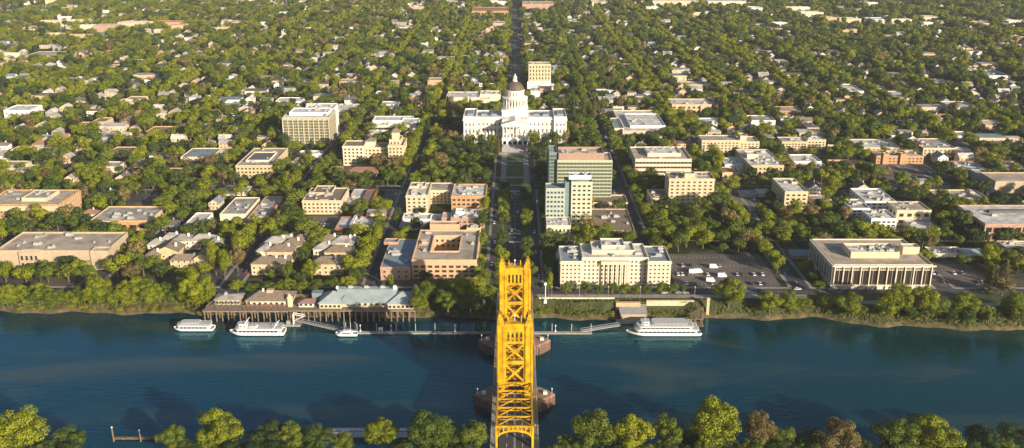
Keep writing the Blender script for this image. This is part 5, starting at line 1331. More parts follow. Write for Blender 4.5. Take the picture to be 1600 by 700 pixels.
# ------------------------------------------------------------------ trees
def crown_mesh(name,mt,seed,nq=900,leaf_=.13,nl=11,shape='round',flat=.9,spread=.62,lr=(.26,.46)):
    rg=np.random.default_rng(seed)
    if shape=='conifer':
        H=2.7; t=rg.random(nq)**1.35; z=.25+H*t; rr=(1-t)*.95+.05; a=rg.random(nq)*2*PI
        lay=.82+.22*np.sin(t*34+a*2); rad=rr*lay*(.72+.3*rg.random(nq))
        c=np.stack([rad*np.cos(a),rad*np.sin(a),z],1); nrm=np.stack([np.cos(a)*.8,np.sin(a)*.8,np.full(nq,.7)],1)+rg.normal(0,.35,(nq,3))
    else:
        tall={'round':1.0,'tall':1.75,'column':2.7}[shape]; sp={'round':spread,'tall':.5,'column':.4}[shape]
        cs=[]; 
        for i in range(nl):
            d=rg.normal(0,1,3); d/=np.linalg.norm(d); d[2]=d[2]*.85+.12
            cs.append(d*np.array([sp,sp,sp*flat*tall])*rg.uniform(.75,1.1))
        cs.append(np.zeros(3)); cs=np.array(cs); rl=rg.uniform(lr[0],lr[1],len(cs)); rl[-1]=.5
        if shape!='round': rl=rl*.95
        w=rl**2; w/=w.sum(); li=rg.choice(len(cs),nq,p=w)
        d=rg.normal(0,1,(nq,3)); d/=np.linalg.norm(d,axis=1)[:,None]; d[:,2]=np.abs(d[:,2]+.25)*np.sign(d[:,2]+.55)
        d/=np.linalg.norm(d,axis=1)[:,None]
        rr=rl[li]*(1-.35*rg.random(nq)**2.2+.10*rg.random(nq))
        zs=np.array([1,1,flat*(1 if shape=='round' else 1.35)])
        c=cs[li]+d*rr[:,None]*zs
        base={'round':1.25,'tall':1.75,'column':2.15}[shape]; c[:,2]+=base
        nrm=d+rg.normal(0,.38,(nq,3))
    nrm/=np.linalg.norm(nrm,axis=1)[:,None]
    up=rg.normal(0,1,(nq,3)); u=np.cross(nrm,up); u/=np.linalg.norm(u,axis=1)[:,None]; v=np.cross(nrm,u)
    s=leaf_*rg.uniform(.55,1.25,nq)[:,None]; s2=s*rg.uniform(.55,.95,nq)[:,None]
    b=nrm*s*.25
    P=np.stack([c-u*s*.5-b*.4,c-v*s2*.5+b,c+u*s*.5-b*.4,c+v*s2*.5+b],1).reshape(-1,3)
    me=bpy.data.meshes.new(name); me.vertices.add(nq*4); me.vertices.foreach_set('co',P.astype(np.float32).ravel())
    me.loops.add(nq*4); me.loops.foreach_set('vertex_index',np.arange(nq*4,dtype=np.int32)); me.polygons.add(nq)
    me.polygons.foreach_set('loop_start',np.arange(0,nq*4,4,dtype=np.int32)); me.polygons.foreach_set('loop_total',np.full(nq,4,dtype=np.int32))
    me.update(calc_edges=True); me.validate(); me.materials.append(mt); return me
def trunk_mesh(seed,big=False,h=1.25):
    rg=random.Random(seed); q=MB(); n=7 if big else 5
    q.tube((0,0,-.08),(.02,.0,h*.45),.085,n,.06); q.tube((.02,0,h*.45),(.03,.03,h*1.05),.06,n,.028)
    for i in range(7 if big else 3):
        a=rg.uniform(0,2*PI); z=h*rg.uniform(.38,.8); r=rg.uniform(.35,.6); q.tube((.02,0,z),(r*math.cos(a),r*math.sin(a),z+rg.uniform(.25,.55)),.038,4,.012)
    return q.mesh('trunk',[bark])
NEAR={}; MID={}
DESC={'o':'olive green','m':'mid green','d':'dark green','b':'brownish green','c':'dark conifer','t':'tall olive green','p':'slim upright green','q':'tall dark'}
LM={'o':L_OL,'m':L_MD,'d':L_DK,'b':L_BR,'c':L_CF,'t':L_OL,'p':L_MD,'q':L_DK}
for k in 'omdbtpqc':
    sh={'t':'tall','p':'column','q':'tall','c':'conifer'}.get(k,'round')
    MID[k]=[(crown_mesh('crown',LM[k],100+ord(k)*7+i,1900,.125,rgn,sh,.9,.63,(.22,.46)),trunk_mesh(i)) for i,rgn in enumerate((9,13,16))]
for k in 'omdbtc':
    sh={'t':'tall','c':'conifer'}.get(k,'round')
    NEAR[k]=[(crown_mesh('crown',LM[k],300+ord(k)*5+i,9000,.066,rgn,sh,.95,.76,(.15,.34)),trunk_mesh(50+i,True)) for i,rgn in enumerate((26,34,42))]
TR=random.Random(11)
TREES=[]      # x,y,r
def tree(k,X,Y,r,z=G,zs=1.0,near=False,desc=None,group='city trees',nm=None,cat='tree'):
    ms=(NEAR if near else MID)[k]; cm,tm=ms[TR.randrange(len(ms))]
    name=nm or {'c':'conifer_tree'}.get(k,'broadleaf_tree')
    t=thing(name,'',cat,(X,Y,z),group,TR.uniform(0,6.28)); t.scale=(r,r,r*zs)
    mobj('crown',cm,t); mobj('trunk',tm,t)
    TREES.append((X,Y,r)); auto(t,desc or (('big ' if r>7.5 and not near else 'small ' if r<3.6 else '')+DESC[k]+' tree').replace('conifer tree','conifer'),(X,Y)); return t
# near bank, bottom of the picture: px centre, py top, px width, kind
NT=[(22,640,92,'o'),(105,668,55,'m'),(265,662,48,'m'),(338,636,74,'o'),(300,690,40,'d'),(418,670,62,'d'),(455,660,56,'m'),(492,662,58,'d'),(530,676,44,'m'),(595,653,60,'o'),(672,637,76,'m'),(738,656,50,'m'),(700,672,60,'d'),(882,678,42,'d'),
    (925,637,74,'m'),(992,644,66,'o'),(1046,648,60,'m'),(1122,622,92,'o'),(1190,640,50,'b'),(1224,662,44,'m'),(1312,655,72,'b'),(1262,674,50,'d'),(1405,652,74,'m'),(1462,656,86,'o'),(1540,664,56,'d'),(1590,662,54,'d'),(960,672,60,'d'),(1085,676,50,'d'),(1345,684,40,'d'),(370,690,40,'d'),(60,684,50,'d'),(630,688,40,'d')]+[(x+TR.uniform(-8,8),690+TR.uniform(-5,5),44,TR.choice('dddm')) for x in list(range(10,120,34))+list(range(290,500,34))+list(range(660,760,34))+list(range(870,1600,34))]
for px,py,w_,k in NT:
    Y=(367 if py<680 else 361)+TR.uniform(-4,2); X,zt=onY(px,py,Y); mpp=(Y*math.cos(R(PITCH))+(CAMH-zt+8)*math.sin(R(PITCH)))/F
    r=w_*mpp/2*1.0; X=X*( (Y*math.cos(R(PITCH))+(CAMH-zt+8)*math.sin(R(PITCH)))/(Y*math.cos(R(PITCH))+(CAMH-zt)*math.sin(R(PITCH)))) if False else X
    zb=3.2; H=zt-zb; zs=max(.8,min(2.0,H/(r*2.25)))
    tree(k,X,Y,r,zb,zs,True,{'o':'sunlit yellow-green','m':'mid green','d':'dark green','b':'brownish'}[k]+' tree on the near bank','trees along the near bank')
# far bank
FBT=[(8,444,34,'o'),(33,447,36,'o'),(60,441,38,'o'),(82,450,30,'m'),(105,455,24,'d'),(112,455,26,'o'),(128,446,26,'m'),(146,432,40,'o'),(160,440,34,'m'),(178,452,28,'m'),(205,432,48,'o'),(228,436,36,'m'),(246,444,30,'o'),(262,440,34,'m'),(300,424,48,'o'),(282,428,30,'m'),(320,428,26,'o'),(95,470,20,'b'),(275,462,22,'m'),
     (1142,431,46,'o'),(1205,455,34,'o'),(1232,452,26,'m'),(1325,470,40,'m'),(1392,452,40,'o'),(1410,443,46,'o'),(1446,446,50,'o'),(1468,462,34,'m'),(1512,455,42,'o'),(1545,478,24,'o'),(1590,470,44,'o'),(1592,446,22,'m'),(1250,462,20,'o'),(1338,486,22,'d'),(1425,486,22,'m'),(1488,480,26,'d')]
FBT+=[(x+TR.uniform(-4,4),462+TR.uniform(-6,8),26+TR.uniform(-4,8),TR.choice('oomm')) for x in range(6,320,19)]+[(x+TR.uniform(-8,8),482+TR.uniform(-6,6),24+TR.uniform(-4,8),TR.choice('omd')) for x in range(1190,1600,33)]
for px,py,w_,k in FBT:
    b_=bank(onY(px,480,520)[0]); Y=b_+TR.uniform(3.5,7.5); X,zt=onY(px,py,Y); zb=2.6
    mpp=(Y*math.cos(R(PITCH))+(CAMH-zt)*math.sin(R(PITCH)))/F; r=w_*mpp/2*1.14; zs=max(.75,min(2.2,(zt-zb)/(r*2.2)))
    tree(k,X,Y,r,zb,zs,True,{'o':'sunlit yellow-green','m':'mid green','d':'dark green','b':'brownish'}[k]+' bank tree','trees along the far bank')
# explicit trees: px, py of the crown top, ground py, px width, kind
def tp(px,pt,pb,w_,k,near=False,group='city trees',desc=None):
    X,Y=gp(px,pb); _,zt=onY(px,pt,Y); mpp=(Y*math.cos(R(PITCH))+(CAMH-zt)*math.sin(R(PITCH)))/F
    r=w_*mpp/2; hh={'c':2.95,'t':3.1,'p':4.2,'q':3.1}.get(k,2.25); zs=max(.6,min(1.9,(zt-G)/(r*hh)))
    return tree(k,X,Y,r,G,zs,near,desc,group)
# before the hotel
for i,(px,pt,w_,k) in enumerate([(857,420,22,'t'),(885,440,22,'m'),(914,438,22,'m'),(935,444,18,'m'),(957,440,20,'m'),(976,442,20,'m'),(993,446,16,'m'),(1010,446,15,'m'),(1033,440,20,'m'),(1048,440,24,'m'),(1066,442,12,'d')]):
    tp(px,pt,461 if i else 463,w_,k,True,'trees between the hotel and the promenade')
# dense clump left of the bridge
for px,pt,pb,w_,k in [(662,440,478,40,'m'),(690,436,470,44,'m'),(716,430,468,46,'o'),(742,432,470,44,'o'),(760,440,474,34,'m'),(655,462,486,34,'o'),(700,452,486,44,'m'),(735,456,488,44,'m'),(765,462,486,26,'d'),(756,418,450,26,'m'),(722,448,478,40,'o')]:
    tp(px,pt,pb,w_,k,True,'dense clump of trees left of the bridge')
# behind the decks
for px,pt,pb,w_,k in [(372,436,458,26,'o'),(395,440,460,26,'m'),(420,438,460,30,'m'),(448,434,458,32,'o'),(470,436,458,28,'m'),(495,434,456,30,'m'),(520,432,456,26,'m'),(545,430,455,30,'o'),(555,418,446,22,'m'),(568,402,440,14,'d'),(610,426,452,14,'m'),
   (352,385,436,28,'t'),(338,372,430,30,'t'),(372,382,425,28,'b'),(450,404,444,20,'m'),(488,402,440,30,'o'),(470,424,448,18,'d'),(480,384,400,34,'m'),(565,390,420,22,'o')]:
    tp(px,pt,pb,w_,k,True,'trees between the river road and the townhouses')
# left middle
for px,pt,pb,w_,k in [(10,408,440,34,'o'),(42,412,442,40,'o'),(76,414,442,26,'m'),(108,412,440,38,'m'),(140,412,440,42,'m'),(185,392,432,44,'o'),(210,388,425,36,'m'),(218,374,410,34,'b'),(225,398,432,34,'m'),(330,378,395,36,'m'),
   (10,350,368,30,'m'),(48,346,362,34,'m'),(75,347,362,30,'m'),(110,336,356,28,'m'),(125,322,350,22,'d'),(150,344,366,40,'m'),(175,346,366,34,'o'),(240,344,366,30,'m'),(235,360,380,26,'d'),(265,336,356,26,'d'),
   (150,300,326,36,'m'),(175,296,322,30,'m'),(190,290,318,26,'m'),(250,306,330,36,'m'),(270,314,340,30,'o'),(290,318,342,28,'m'),(300,296,318,34,'m'),(322,292,316,26,'o'),(240,272,296,40,'m'),(262,268,292,38,'m'),(205,270,296,40,'o'),(185,280,300,34,'m'),
   (425,340,370,28,'o'),(440,326,350,24,'o'),(415,350,372,22,'o'),(452,312,332,18,'m'),(434,356,384,34,'m'),(456,362,380,28,'o'),(482,356,380,22,'o'),(500,362,382,30,'m'),(525,354,380,28,'d'),(552,364,385,32,'m'),(543,318,336,16,'m'),(596,320,338,24,'o'),(588,344,366,20,'m'),(618,330,352,14,'m'),(623,320,345,14,'d')]:
    tp(px,pt,pb,w_,k,False,'trees of the left hand blocks')
# mall rows
for Y,dx in [(560,0),(574,1),(588,0),(602,1),(616,0),(630,1),(664,0),(679,1),(694,0),(709,1),(724,0),(739,1),(754,0)]:
    for X in (-23.5,-9.2,9.2,23.5):
        if TR.random()<.08: continue
        k='o' if (X<0 and TR.random()<.6) else 'd' if TR.random()<.4 else 'm'
        tree(k,X+TR.uniform(-.8,.8),Y+TR.uniform(-2,2),TR.uniform(4.6,6.0),G,TR.uniform(1.0,1.35),False,None,'trees lining the mall')
# right middle clumps
for px,pt,pb,w_,k in [(1010,316,345,26,'o'),(1020,330,358,32,'o'),(1015,352,378,32,'o'),(1040,348,380,36,'o'),(1072,352,386,38,'o'),(1098,354,388,36,'o'),(1125,356,384,30,'m'),(1142,352,380,36,'o'),(1160,350,382,34,'m'),(1178,358,384,28,'o'),(1196,342,374,36,'o'),(1055,320,345,30,'m'),(1080,314,342,30,'m'),(1105,318,346,26,'m'),(1130,322,350,30,'b'),(1148,318,344,24,'o'),
   (930,352,372,32,'m'),(945,346,372,26,'o'),(968,360,378,26,'m'),(985,362,380,22,'o'),(885,362,384,20,'d'),(905,362,384,26,'m'),(870,376,400,22,'d'),(858,392,420,22,'d'),(850,376,400,20,'m'),(862,402,424,20,'d'),
   (1142,272,300,34,'o'),(1118,258,280,26,'m'),(1108,236,262,24,'m'),(1122,240,268,24,'o'),(1240,262,288,34,'m'),(1265,315,342,36,'b'),(1300,272,306,30,'o'),(1292,284,312,28,'o'),(1312,302,330,28,'m'),(1318,318,352,24,'b'),(1330,340,370,40,'o'),(1302,346,370,26,'m'),(1280,352,376,30,'m'),(1250,350,374,36,'m'),(1222,346,376,34,'m'),(1210,352,380,28,'d'),
   (1385,352,374,30,'m'),(1358,252,280,32,'m'),(1383,258,282,18,'b'),(1405,268,292,24,'m'),(1440,286,312,26,'m'),(1380,192,218,40,'o'),(1360,186,214,38,'m'),(1335,176,200,34,'o'),(1560,224,250,36,'m'),(1590,222,246,34,'m'),(1550,236,262,32,'o'),
   (1452,364,400,18,'b'),(1440,354,392,30,'m'),(1508,338,362,20,'m'),(1575,354,382,26,'d'),(1590,358,384,30,'m'),(1530,376,392,26,'m'),(1500,396,416,28,'m'),(1280,436,458,20,'m'),(1545,418,458,34,'c'),(1568,404,440,34,'c'),(1590,392,425,26,'b'),(1565,432,462,36,'b')]:
    tp(px,pt,pb,w_,k,False,'trees of the right hand blocks')
# capitol park
for px,pt,pb,w_,k in [(740,250,278,34,'m'),(720,262,286,28,'m'),(700,258,284,28,'m'),(680,234,268,26,'b'),(672,246,278,22,'m'),(690,238,272,26,'b'),(655,240,262,14,'d'),(645,268,290,16,'o'),(665,270,292,16,'m'),(710,224,252,34,'d'),(745,228,256,36,'d'),(765,236,262,34,'d'),(760,256,284,30,'d'),(775,205,236,14,'c'),(730,216,238,26,'m'),
   (690,198,226,26,'b'),(705,200,228,24,'b'),(716,206,230,22,'b'),(676,196,222,20,'m'),(668,182,214,16,'q'),(690,176,206,22,'q'),(745,196,222,20,'m'),(835,198,236,22,'m'),(848,230,268,34,'d'),(842,252,290,28,'d'),(866,202,226,18,'m'),(880,196,222,20,'b'),(905,200,226,28,'m'),(925,202,230,30,'m'),(838,268,296,24,'d'),
   (896,158,196,14,'c'),(912,152,192,16,'c'),(928,148,192,18,'c'),(940,150,190,16,'c'),(902,170,204,18,'q'),(650,150,184,14,'c'),(668,146,184,16,'c'),(700,150,186,16,'c'),(715,156,184,18,'b'),(685,160,192,16,'c'),(735,152,180,14,'c'),(545,122,160,12,'c'),(560,118,160,14,'c'),(440,118,150,12,'c'),(508,192,216,18,'m'),(560,200,222,26,'m'),(640,202,228,20,'b'),(590,236,268,30,'b'),(606,262,292,26,'m'),(575,264,286,20,'m'),(520,240,262,16,'d'),(486,242,258,14,'m'),(770,168,190,22,'m'),(750,170,186,18,'m'),(736,204,238,20,'m'),(752,208,240,20,'d'),(768,206,240,18,'m'),(779,212,240,12,'c'),(836,206,242,20,'m'),(852,212,244,22,'d'),(870,204,236,20,'m'),(884,200,232,16,'b'),
   (820,70,95,9,'o'),(790,88,108,9,'o'),(770,92,118,14,'m'),(822,44,60,9,'m'),(822,104,126,9,'o'),(790,128,150,9,'o'),(985,208,230,18,'m'),(1040,196,222,26,'m'),(1052,176,200,26,'m'),(1066,180,204,22,'m')]:
    tp(px,pt,pb,w_,k,False,'trees of the capitol park')
print('TREES individual',len(TREES))
# ------------------------------------------------------------------ occupancy grid (1 m cells)
OX0,OY0,NX,NY=-1750,530,3500,2250
occ=np.zeros((NY,NX),bool)
def mark_rect(x0,x1,y0,y1,g=None):
    g=occ if g is None else g
    a=max(0,int(x0-OX0)); b_=min(NX,int(x1-OX0)+1); c=max(0,int(y0-OY0)); d=min(NY,int(y1-OY0)+1)
    if a<b_ and c<d: g[c:d,a:b_]=True
def isocc(x,y,g=None):
    g=occ if g is None else g
    i=int(x-OX0); j=int(y-OY0)
    return not(0<=i<NX and 0<=j<NY) or g[j,i]
hocc=occ.copy()
for (a,b_,c,d,fm) in RECTS:
    mark_rect(a-2,b_+2,c-fm,d+1); mark_rect(a-9,b_+9,c-14,d+10,hocc)
for x in STX:
    m_=7.5 if abs(x)<200 else 3.5
    mark_rect(x-m_,x+m_,540,2790 if abs(x)>200 else 1020); mark_rect(x-2.5,x+2.5,540,2790); mark_rect(x-11,x+11,540,2790,hocc)
mark_rect(-11,11,1030,2790); mark_rect(-26,26,556,776); mark_rect(-28,28,530,776,hocc); mark_rect(-16,16,1030,2790,hocc)
for y in STY: mark_rect(-1750,1750,y-4,y+4); mark_rect(-1750,1750,y-12,y+12,hocc)
mark_rect(-1750,1750,530,556); mark_rect(-1750,1750,530,566,hocc)
# capitol park keeps its trees and no houses
mark_rect(-86,86,770,1015,hocc)
def pxocc(x0,y0,x1,y1,z=G,g=None):
    X0,Y0=gp(x0,y1,z); X1,Y1=gp(x1,y0,z); mark_rect(X0,X1,Y0,Y1,g)
# open spaces seen in the photograph
fields=MB()
for (x0,y0,x1,y1) in [(0,8,98,19),(38,80,98,90)]:
    X0,Y0=gp(x0,y1); X1,Y1=gp(x1,y0); strip(fields,X0,X1,Y0,Y1,G+.05); mark_rect(X0-10,X1,Y0-75,Y1); mark_rect(X0,X1,Y0,Y1,hocc)
structure(fields.obj('field',mat('dry_field',(.42,.31,.18),.95,.1,.01)),'dry sandy field at the far left')
# ------------------------------------------------------------------ houses
HR=random.Random(21)
for q_ in ((985,322,1262,402),(140,262,300,345),(640,245,790,290),(1225,255,1300,300)): pxocc(*q_,G,hocc)
hw_=[('white',white),('cream',cream),('tan',sand),('grey',grey),('pale pink',peach)]
hr_=[('grey',rf_grey),('brown',rf_brown),('white',rf_white),('dark',rf_dark),('red-tiled',rf_red),('blue-grey',rf_blue)]
HM={}
def house_parts(wi,ri,sh):
    k=(wi,ri,sh)
    if k in HM: return HM[k]
    w,d,h,rh=[(9,12,5.2,3),(12,10,4.6,2.8),(10,14,6.6,3.2),(14,11,6.2,.0),(27,17,7.0,.0)][sh]
    m=MB().box(-w/2,w/2,-d/2,d/2,-.3,h,0,skip=('b',)); r=MB()
    if sh==0 or sh==2:
        r.gable(-w/2,w/2,-d/2,d/2,h,h+rh,'y',0,None,.6); m.poly([(-w/2,-d/2,h),(w/2,-d/2,h),(0,-d/2,h+rh-.05)]); m.poly([(w/2,d/2,h),(-w/2,d/2,h),(0,d/2,h+rh-.05)])
        m.box(-w/2+1,w/2-1,-d/2-2.2,-d/2-.003,-.2,2.6); 
    elif sh==1: r.hip(-w/2,w/2,-d/2,d/2,h+.01,h+rh,0,.7)
    else: r.box(-w/2-.3,w/2+.3,-d/2-.3,d/2+.3,h+.002,h+.5)
    for fl in ([1.0] if h<5 else [1.0,3.7]):
        for i in range(3):
            x=-w/2+w*(i+.5)/3; y=-d/2-(2.21 if (sh in(0,2) and fl<2) else .01)
            if abs(x)>w/2-1.4: continue
            m.poly([(x-.6,y,fl),(x+.6,y,fl),(x+.6,y,fl+1.3),(x-.6,y,fl+1.3)],1)
        for s in (-1,1):
            for i in range(3):
                y=-d/2+d*(i+.5)/3; P=[(s*(w/2+.01),y-.5,fl),(s*(w/2+.01),y+.5,fl),(s*(w/2+.01),y+.5,fl+1.3),(s*(w/2+.01),y-.5,fl+1.3)]; m.poly(P if s>0 else P[::-1],1)
    HM[k]=(m.mesh('wall',[hw_[wi][1],gls]),r.mesh('roof',[hr_[ri][1]]),MB().box(-.4,.4,-.4,.4,h+rh*.3,h+rh+.9).mesh('chimney',[pink if wi!=0 else white]) if sh<3 else None,w,d,h+rh)
    return HM[k]
HOUSES=[]
cand=[]
y=566
while y<2650:
    lim=xvis(y)+15; x=-lim
    while x<lim:
        X=x+HR.uniform(-4,4); Y=y+HR.uniform(-5,5); x+=21
        p=.8 if Y<1150 else .68 if Y<1600 else .5
        if X>100 and Y>1250: p*=.8
        if HR.random()>p or isocc(X,Y,hocc): continue
        cand.append((X,Y))
    y+=25
cand.sort(key=lambda c:c[1])
print('house candidates',len(cand))
hstuff=[]
for i,(X,Y) in enumerate(cand):
    wi=HR.choices(range(5),[3,4,3,3,1])[0]; ri=HR.choices(range(6),[6,4,3,2,1,1])[0]; sh=HR.choices(range(5),[4,4,2,2,1.1 if Y>800 else .2])[0]; rz=HR.choice([0,0,0,PI/2])+HR.uniform(-.04,.04)
    wl,rl,ch,w,d,hh=house_parts(wi,ri,sh)
    e=max(w,d)/2
    mark_rect(X-e-2.5,X+e+2.5,Y-e-((8 if HR.random()<.6 else 4)+max(0,Y-900)*(.032 if HR.random()<.55 else .004)),Y+e+2)
    if i<285:
        t=thing('house','','house',(X,Y,G),'houses among the trees of the city',rz); t.scale=(1,1,1)
        mobj('wall',wl,t); ro=mobj('roof',rl,t)
        if ch and sh!=3: mobj('chimney',ch,ro,(w*.2,d*.15,0))
        auto(t,('small ' if sh==1 else 'tall ' if sh==2 else 'flat-roofed ' if sh==3 else 'wide flat-roofed ' if sh==4 else '')+hw_[wi][0]+' house'+(' with '+hr_[ri][0]+' roof'),(X,Y)); HOUSES.append((X,Y,t))
    else: hstuff.append((X,Y,rz,(wi,ri,sh)))
# the small far houses beyond the first three hundred: one mesh
def merge_houses():
    V=[];Fc=[];MI=[];mats=[]; n=0
    cache={}
    for (X,Y,rz,k) in hstuff:
        wl,rl,ch,w,d,hh=house_parts(*k); c,s=math.cos(rz),math.sin(rz)
        for me_ in (wl,rl):
            key=me_.name
            if key not in cache:
                cache[key]=(np.array([v.co[:] for v in me_.vertices]),[tuple(p.vertices) for p in me_.polygons],[p.material_index for p in me_.polygons],[m for m in me_.materials])
            co,fs,mi,ml=cache[key]
            P=co.copy(); P[:,0]=c*co[:,0]-s*co[:,1]+X; P[:,1]=s*co[:,0]+c*co[:,1]+Y; P[:,2]+=G
            V.append(P)
            for m in ml:
                if m not in mats: mats.append(m)
            idx=[mats.index(m) for m in ml]
            Fc+= [tuple(n+i for i in f) for f in fs]; MI+=[idx[q] for q in mi]; n+=len(co)
    me_=bpy.data.meshes.new('distant_houses'); me_.from_pydata(np.concatenate(V).tolist(),[],Fc)
    for m in mats: me_.materials.append(m)
    me_.polygons.foreach_set('material_index',MI); me_.update()
    o=mobj('distant_houses',me_); o['kind']='stuff'; o['label']='small distant houses scattered under the far trees'; return o
merge_houses(); print('houses',len(HOUSES),'stuff',len(hstuff))
# ------------------------------------------------------------------ the mass of further trees
pts=[]
tocc=occ.copy()
for (X,Y,r) in TREES: mark_rect(X-r*.75,X+r*.75,Y-r*.75,Y+r*.75,tocc)
MIDR=[]
def kindat(X,Y):
    if abs(X)<95 and 770<Y<1020: return TR.choices('dmbcq',[6,4,2,3,2])[0]
    w=[4.5,6.5,4,1.3,.9,1.0] if X<0 else [3,6,5.5,1.2,.9,1.2]
    return TR.choices('omdbcq',w)[0]
def put(X,Y,row=False,spot=None):
    if isocc(X,Y,tocc): return
    s=(Y*math.cos(R(PITCH))+232*math.sin(R(PITCH)))*830/F+25
    if abs(X)>s or Y>2780: return
    far=min(1,max(0,(Y-700)/900))
    r=TR.uniform(3.9,8.0)+far*.9
    if row: r=TR.uniform(5.4,6.6)+far*.8
    elif TR.random()<.14: r*=.62
    if TR.random()<.07: r*=1.3
    k=(spot or kindat(X,Y))
    if k in 'cq': r*=.62
    if k=='t': r*=.8
    pts.append((X,Y,r,TR.uniform(.78,1.12),k))
    q=r*.74; mark_rect(X-q,X+q,Y-q,Y+q,tocc)
# avenue rows
for x in STX+[-20,20]:
    for s in (-1,1):
        off=9.5 if abs(x)>30 else 0; fo=6.5
        if off==0 and s<0: continue
        y=566; rowk=TR.choice('ooom')
        while y<2780:
            y+=TR.uniform(8.5,12)
            if off==0 and y<1040: continue
            if TR.random()<(.7 if y<900 else .96): put(x+s*(off if (off==0 or (abs(x)<200 and y<1020)) else fo)+TR.uniform(-1,1),y,True,rowk if TR.random()<.93 else None)
for Y in STY:
    for s in (-1,1):
        x=-1700
        while x<1700:
            x+=TR.uniform(9,13)
            if TR.random()<.7: put(x,Y+s*8.5+TR.uniform(-1,1))
# infill
y=560
while y<2790:
    s=(y*math.cos(R(PITCH))+232*math.sin(R(PITCH)))*830/F+25; x=-s
    while x<s:
        p=.74 if y<720 else .78 if y<1000 else .8
        if TR.random()<p: put(x+TR.uniform(-3.5,3.5),y+TR.uniform(-3.5,3.5))
        x+=8.2
    y+=8.2
print('TREES mass',len(pts))
KI={k:i for i,k in enumerate('omdbtpqc')}
me_=bpy.data.meshes.new('urban_forest'); me_.from_pydata([(p[0],p[1],G) for p in pts],[],[])
a=me_.attributes.new('tree_kind','INT','POINT'); a.data.foreach_set('value',[KI[p[4]]*3+TR.randrange(3) for p in pts])
a=me_.attributes.new('tree_scale','FLOAT_VECTOR','POINT'); a.data.foreach_set('vector',[c for p in pts for c in (p[2],p[2],p[2]*p[3])])
a=me_.attributes.new('tree_turn','FLOAT_VECTOR','POINT'); a.data.foreach_set('vector',[c for p in pts for c in (0,0,TR.uniform(0,6.28))])
uf=mobj('urban_forest',me_); uf['kind']='stuff'; uf['label']='dense green tree canopy covering the city blocks'
gn=bpy.data.node_groups.new('forest','GeometryNodeTree'); gn.interface.new_socket('Geometry',in_out='INPUT',socket_type='NodeSocketGeometry'); gn.interface.new_socket('Geometry',in_out='OUTPUT',socket_type='NodeSocketGeometry')
N=gn.nodes; Lk=gn.links; gi=N.new('NodeGroupInput'); go=N.new('NodeGroupOutput'); jn=N.new('GeometryNodeJoinGeometry')
def named(nm,ty):
    n=N.new('GeometryNodeInputNamedAttribute'); n.data_type=ty; n.inputs['Name'].default_value=nm; return n
ak=named('tree_kind','INT'); asc=named('tree_scale','FLOAT_VECTOR'); at=named('tree_turn','FLOAT_VECTOR')
byme={}
for o in bpy.data.objects:
    if o.type=='MESH' and o.parent is not None and o.name.startswith('crown'): byme.setdefault(o.data.name,o)
trk={}
for o in bpy.data.objects:
    if o.type=='MESH' and o.name.startswith('trunk'): trk.setdefault(o.data.name,o)
for k,i in KI.items():
    avail=[(byme.get(c.name),trk.get(t_.name)) for c,t_ in MID[k]]
    good=[a_ for a_ in avail if a_[0]]
    if not good: print('no source for',k); continue
    for v in range(3):
        co,to=avail[v] if avail[v][0] else good[0]
        ip=N.new('GeometryNodeInstanceOnPoints'); cmp_=N.new('FunctionNodeCompare'); cmp_.data_type='INT'; cmp_.operation='EQUAL'
        Lk.new(ak.outputs['Attribute'],cmp_.inputs[2]); cmp_.inputs[3].default_value=i*3+v
        jj=N.new('GeometryNodeJoinGeometry')
        for ob in (co,to):
            if not ob: continue
            oi=N.new('GeometryNodeObjectInfo'); oi.inputs['Object'].default_value=ob; oi.transform_space='ORIGINAL'
            Lk.new(oi.outputs['Geometry'],jj.inputs[0])
        g2=N.new('GeometryNodeGeometryToInstance'); Lk.new(jj.outputs[0],g2.inputs[0])
        Lk.new(gi.outputs[0],ip.inputs['Points']); Lk.new(cmp_.outputs[0],ip.inputs['Selection']); Lk.new(g2.outputs[0],ip.inputs['Instance'])
        e2r=N.new('FunctionNodeEulerToRotation'); Lk.new(at.outputs['Attribute'],e2r.inputs[0]); Lk.new(e2r.outputs[0],ip.inputs['Rotation']); Lk.new(asc.outputs['Attribute'],ip.inputs['Scale'])
        Lk.new(ip.outputs[0],jn.inputs[0])
Lk.new(jn.outputs[0],go.inputs[0])
md=uf.modifiers.new('forest','NODES'); md.node_group=gn
# ------------------------------------------------------------------ bank bushes and grass
BU=random.Random(4)
bm_=[crown_mesh('foliage',m_,900+i,2600,.10,14,'round',.7) for i,m_ in enumerate((L_OL,L_MD,L_BR,L_OL))]
def bush(X,Y,z,r,i,desc,grp):
    o=mobj('bush',bm_[i],None,(X,Y,z-.55*r),BU.uniform(0,6),(r,r,r*.75)); tag(o,'','bush',grp); auto(o,desc,(X,Y))
for i in range(48):
    px=4+i*6.6+BU.uniform(-4,4)
    if px>318: continue
    X,_=gp(px,490); b_=bank(X); bush(X,b_+BU.uniform(1,5),1.6,BU.uniform(2,3.4),BU.choice((0,0,1,2)),BU.choice(('yellow-green','olive'))+' bush on the bank','bushes on the left bank')
for i in range(13):
    px=843+i*9.5+BU.uniform(-3,3); X,_=gp(px,485); b_=bank(X); bush(X,b_+BU.uniform(1.5,5),2.2,BU.uniform(1.7,3.2),BU.choice((0,1,1)),'green bush below the promenade','bushes below the promenade')
for i in range(10):
    px=1018+i*8+BU.uniform(-3,3); X,_=gp(px,487); b_=bank(X); bush(X,b_+BU.uniform(2,5),1.6,BU.uniform(1.2,1.9),BU.choice((0,1)),'green bush under the tan wall','bushes under the tan wall')
for i in range(44):
    px=1150+i*10.3+BU.uniform(-5,5); X,_=gp(px,500); b_=bank(X); bush(X,b_+BU.uniform(3,9),3.2,BU.uniform(1.6,3.0),BU.choice((1,1,0,2)),BU.choice(('green','dull green'))+' bush on the bank','bushes on the right bank')
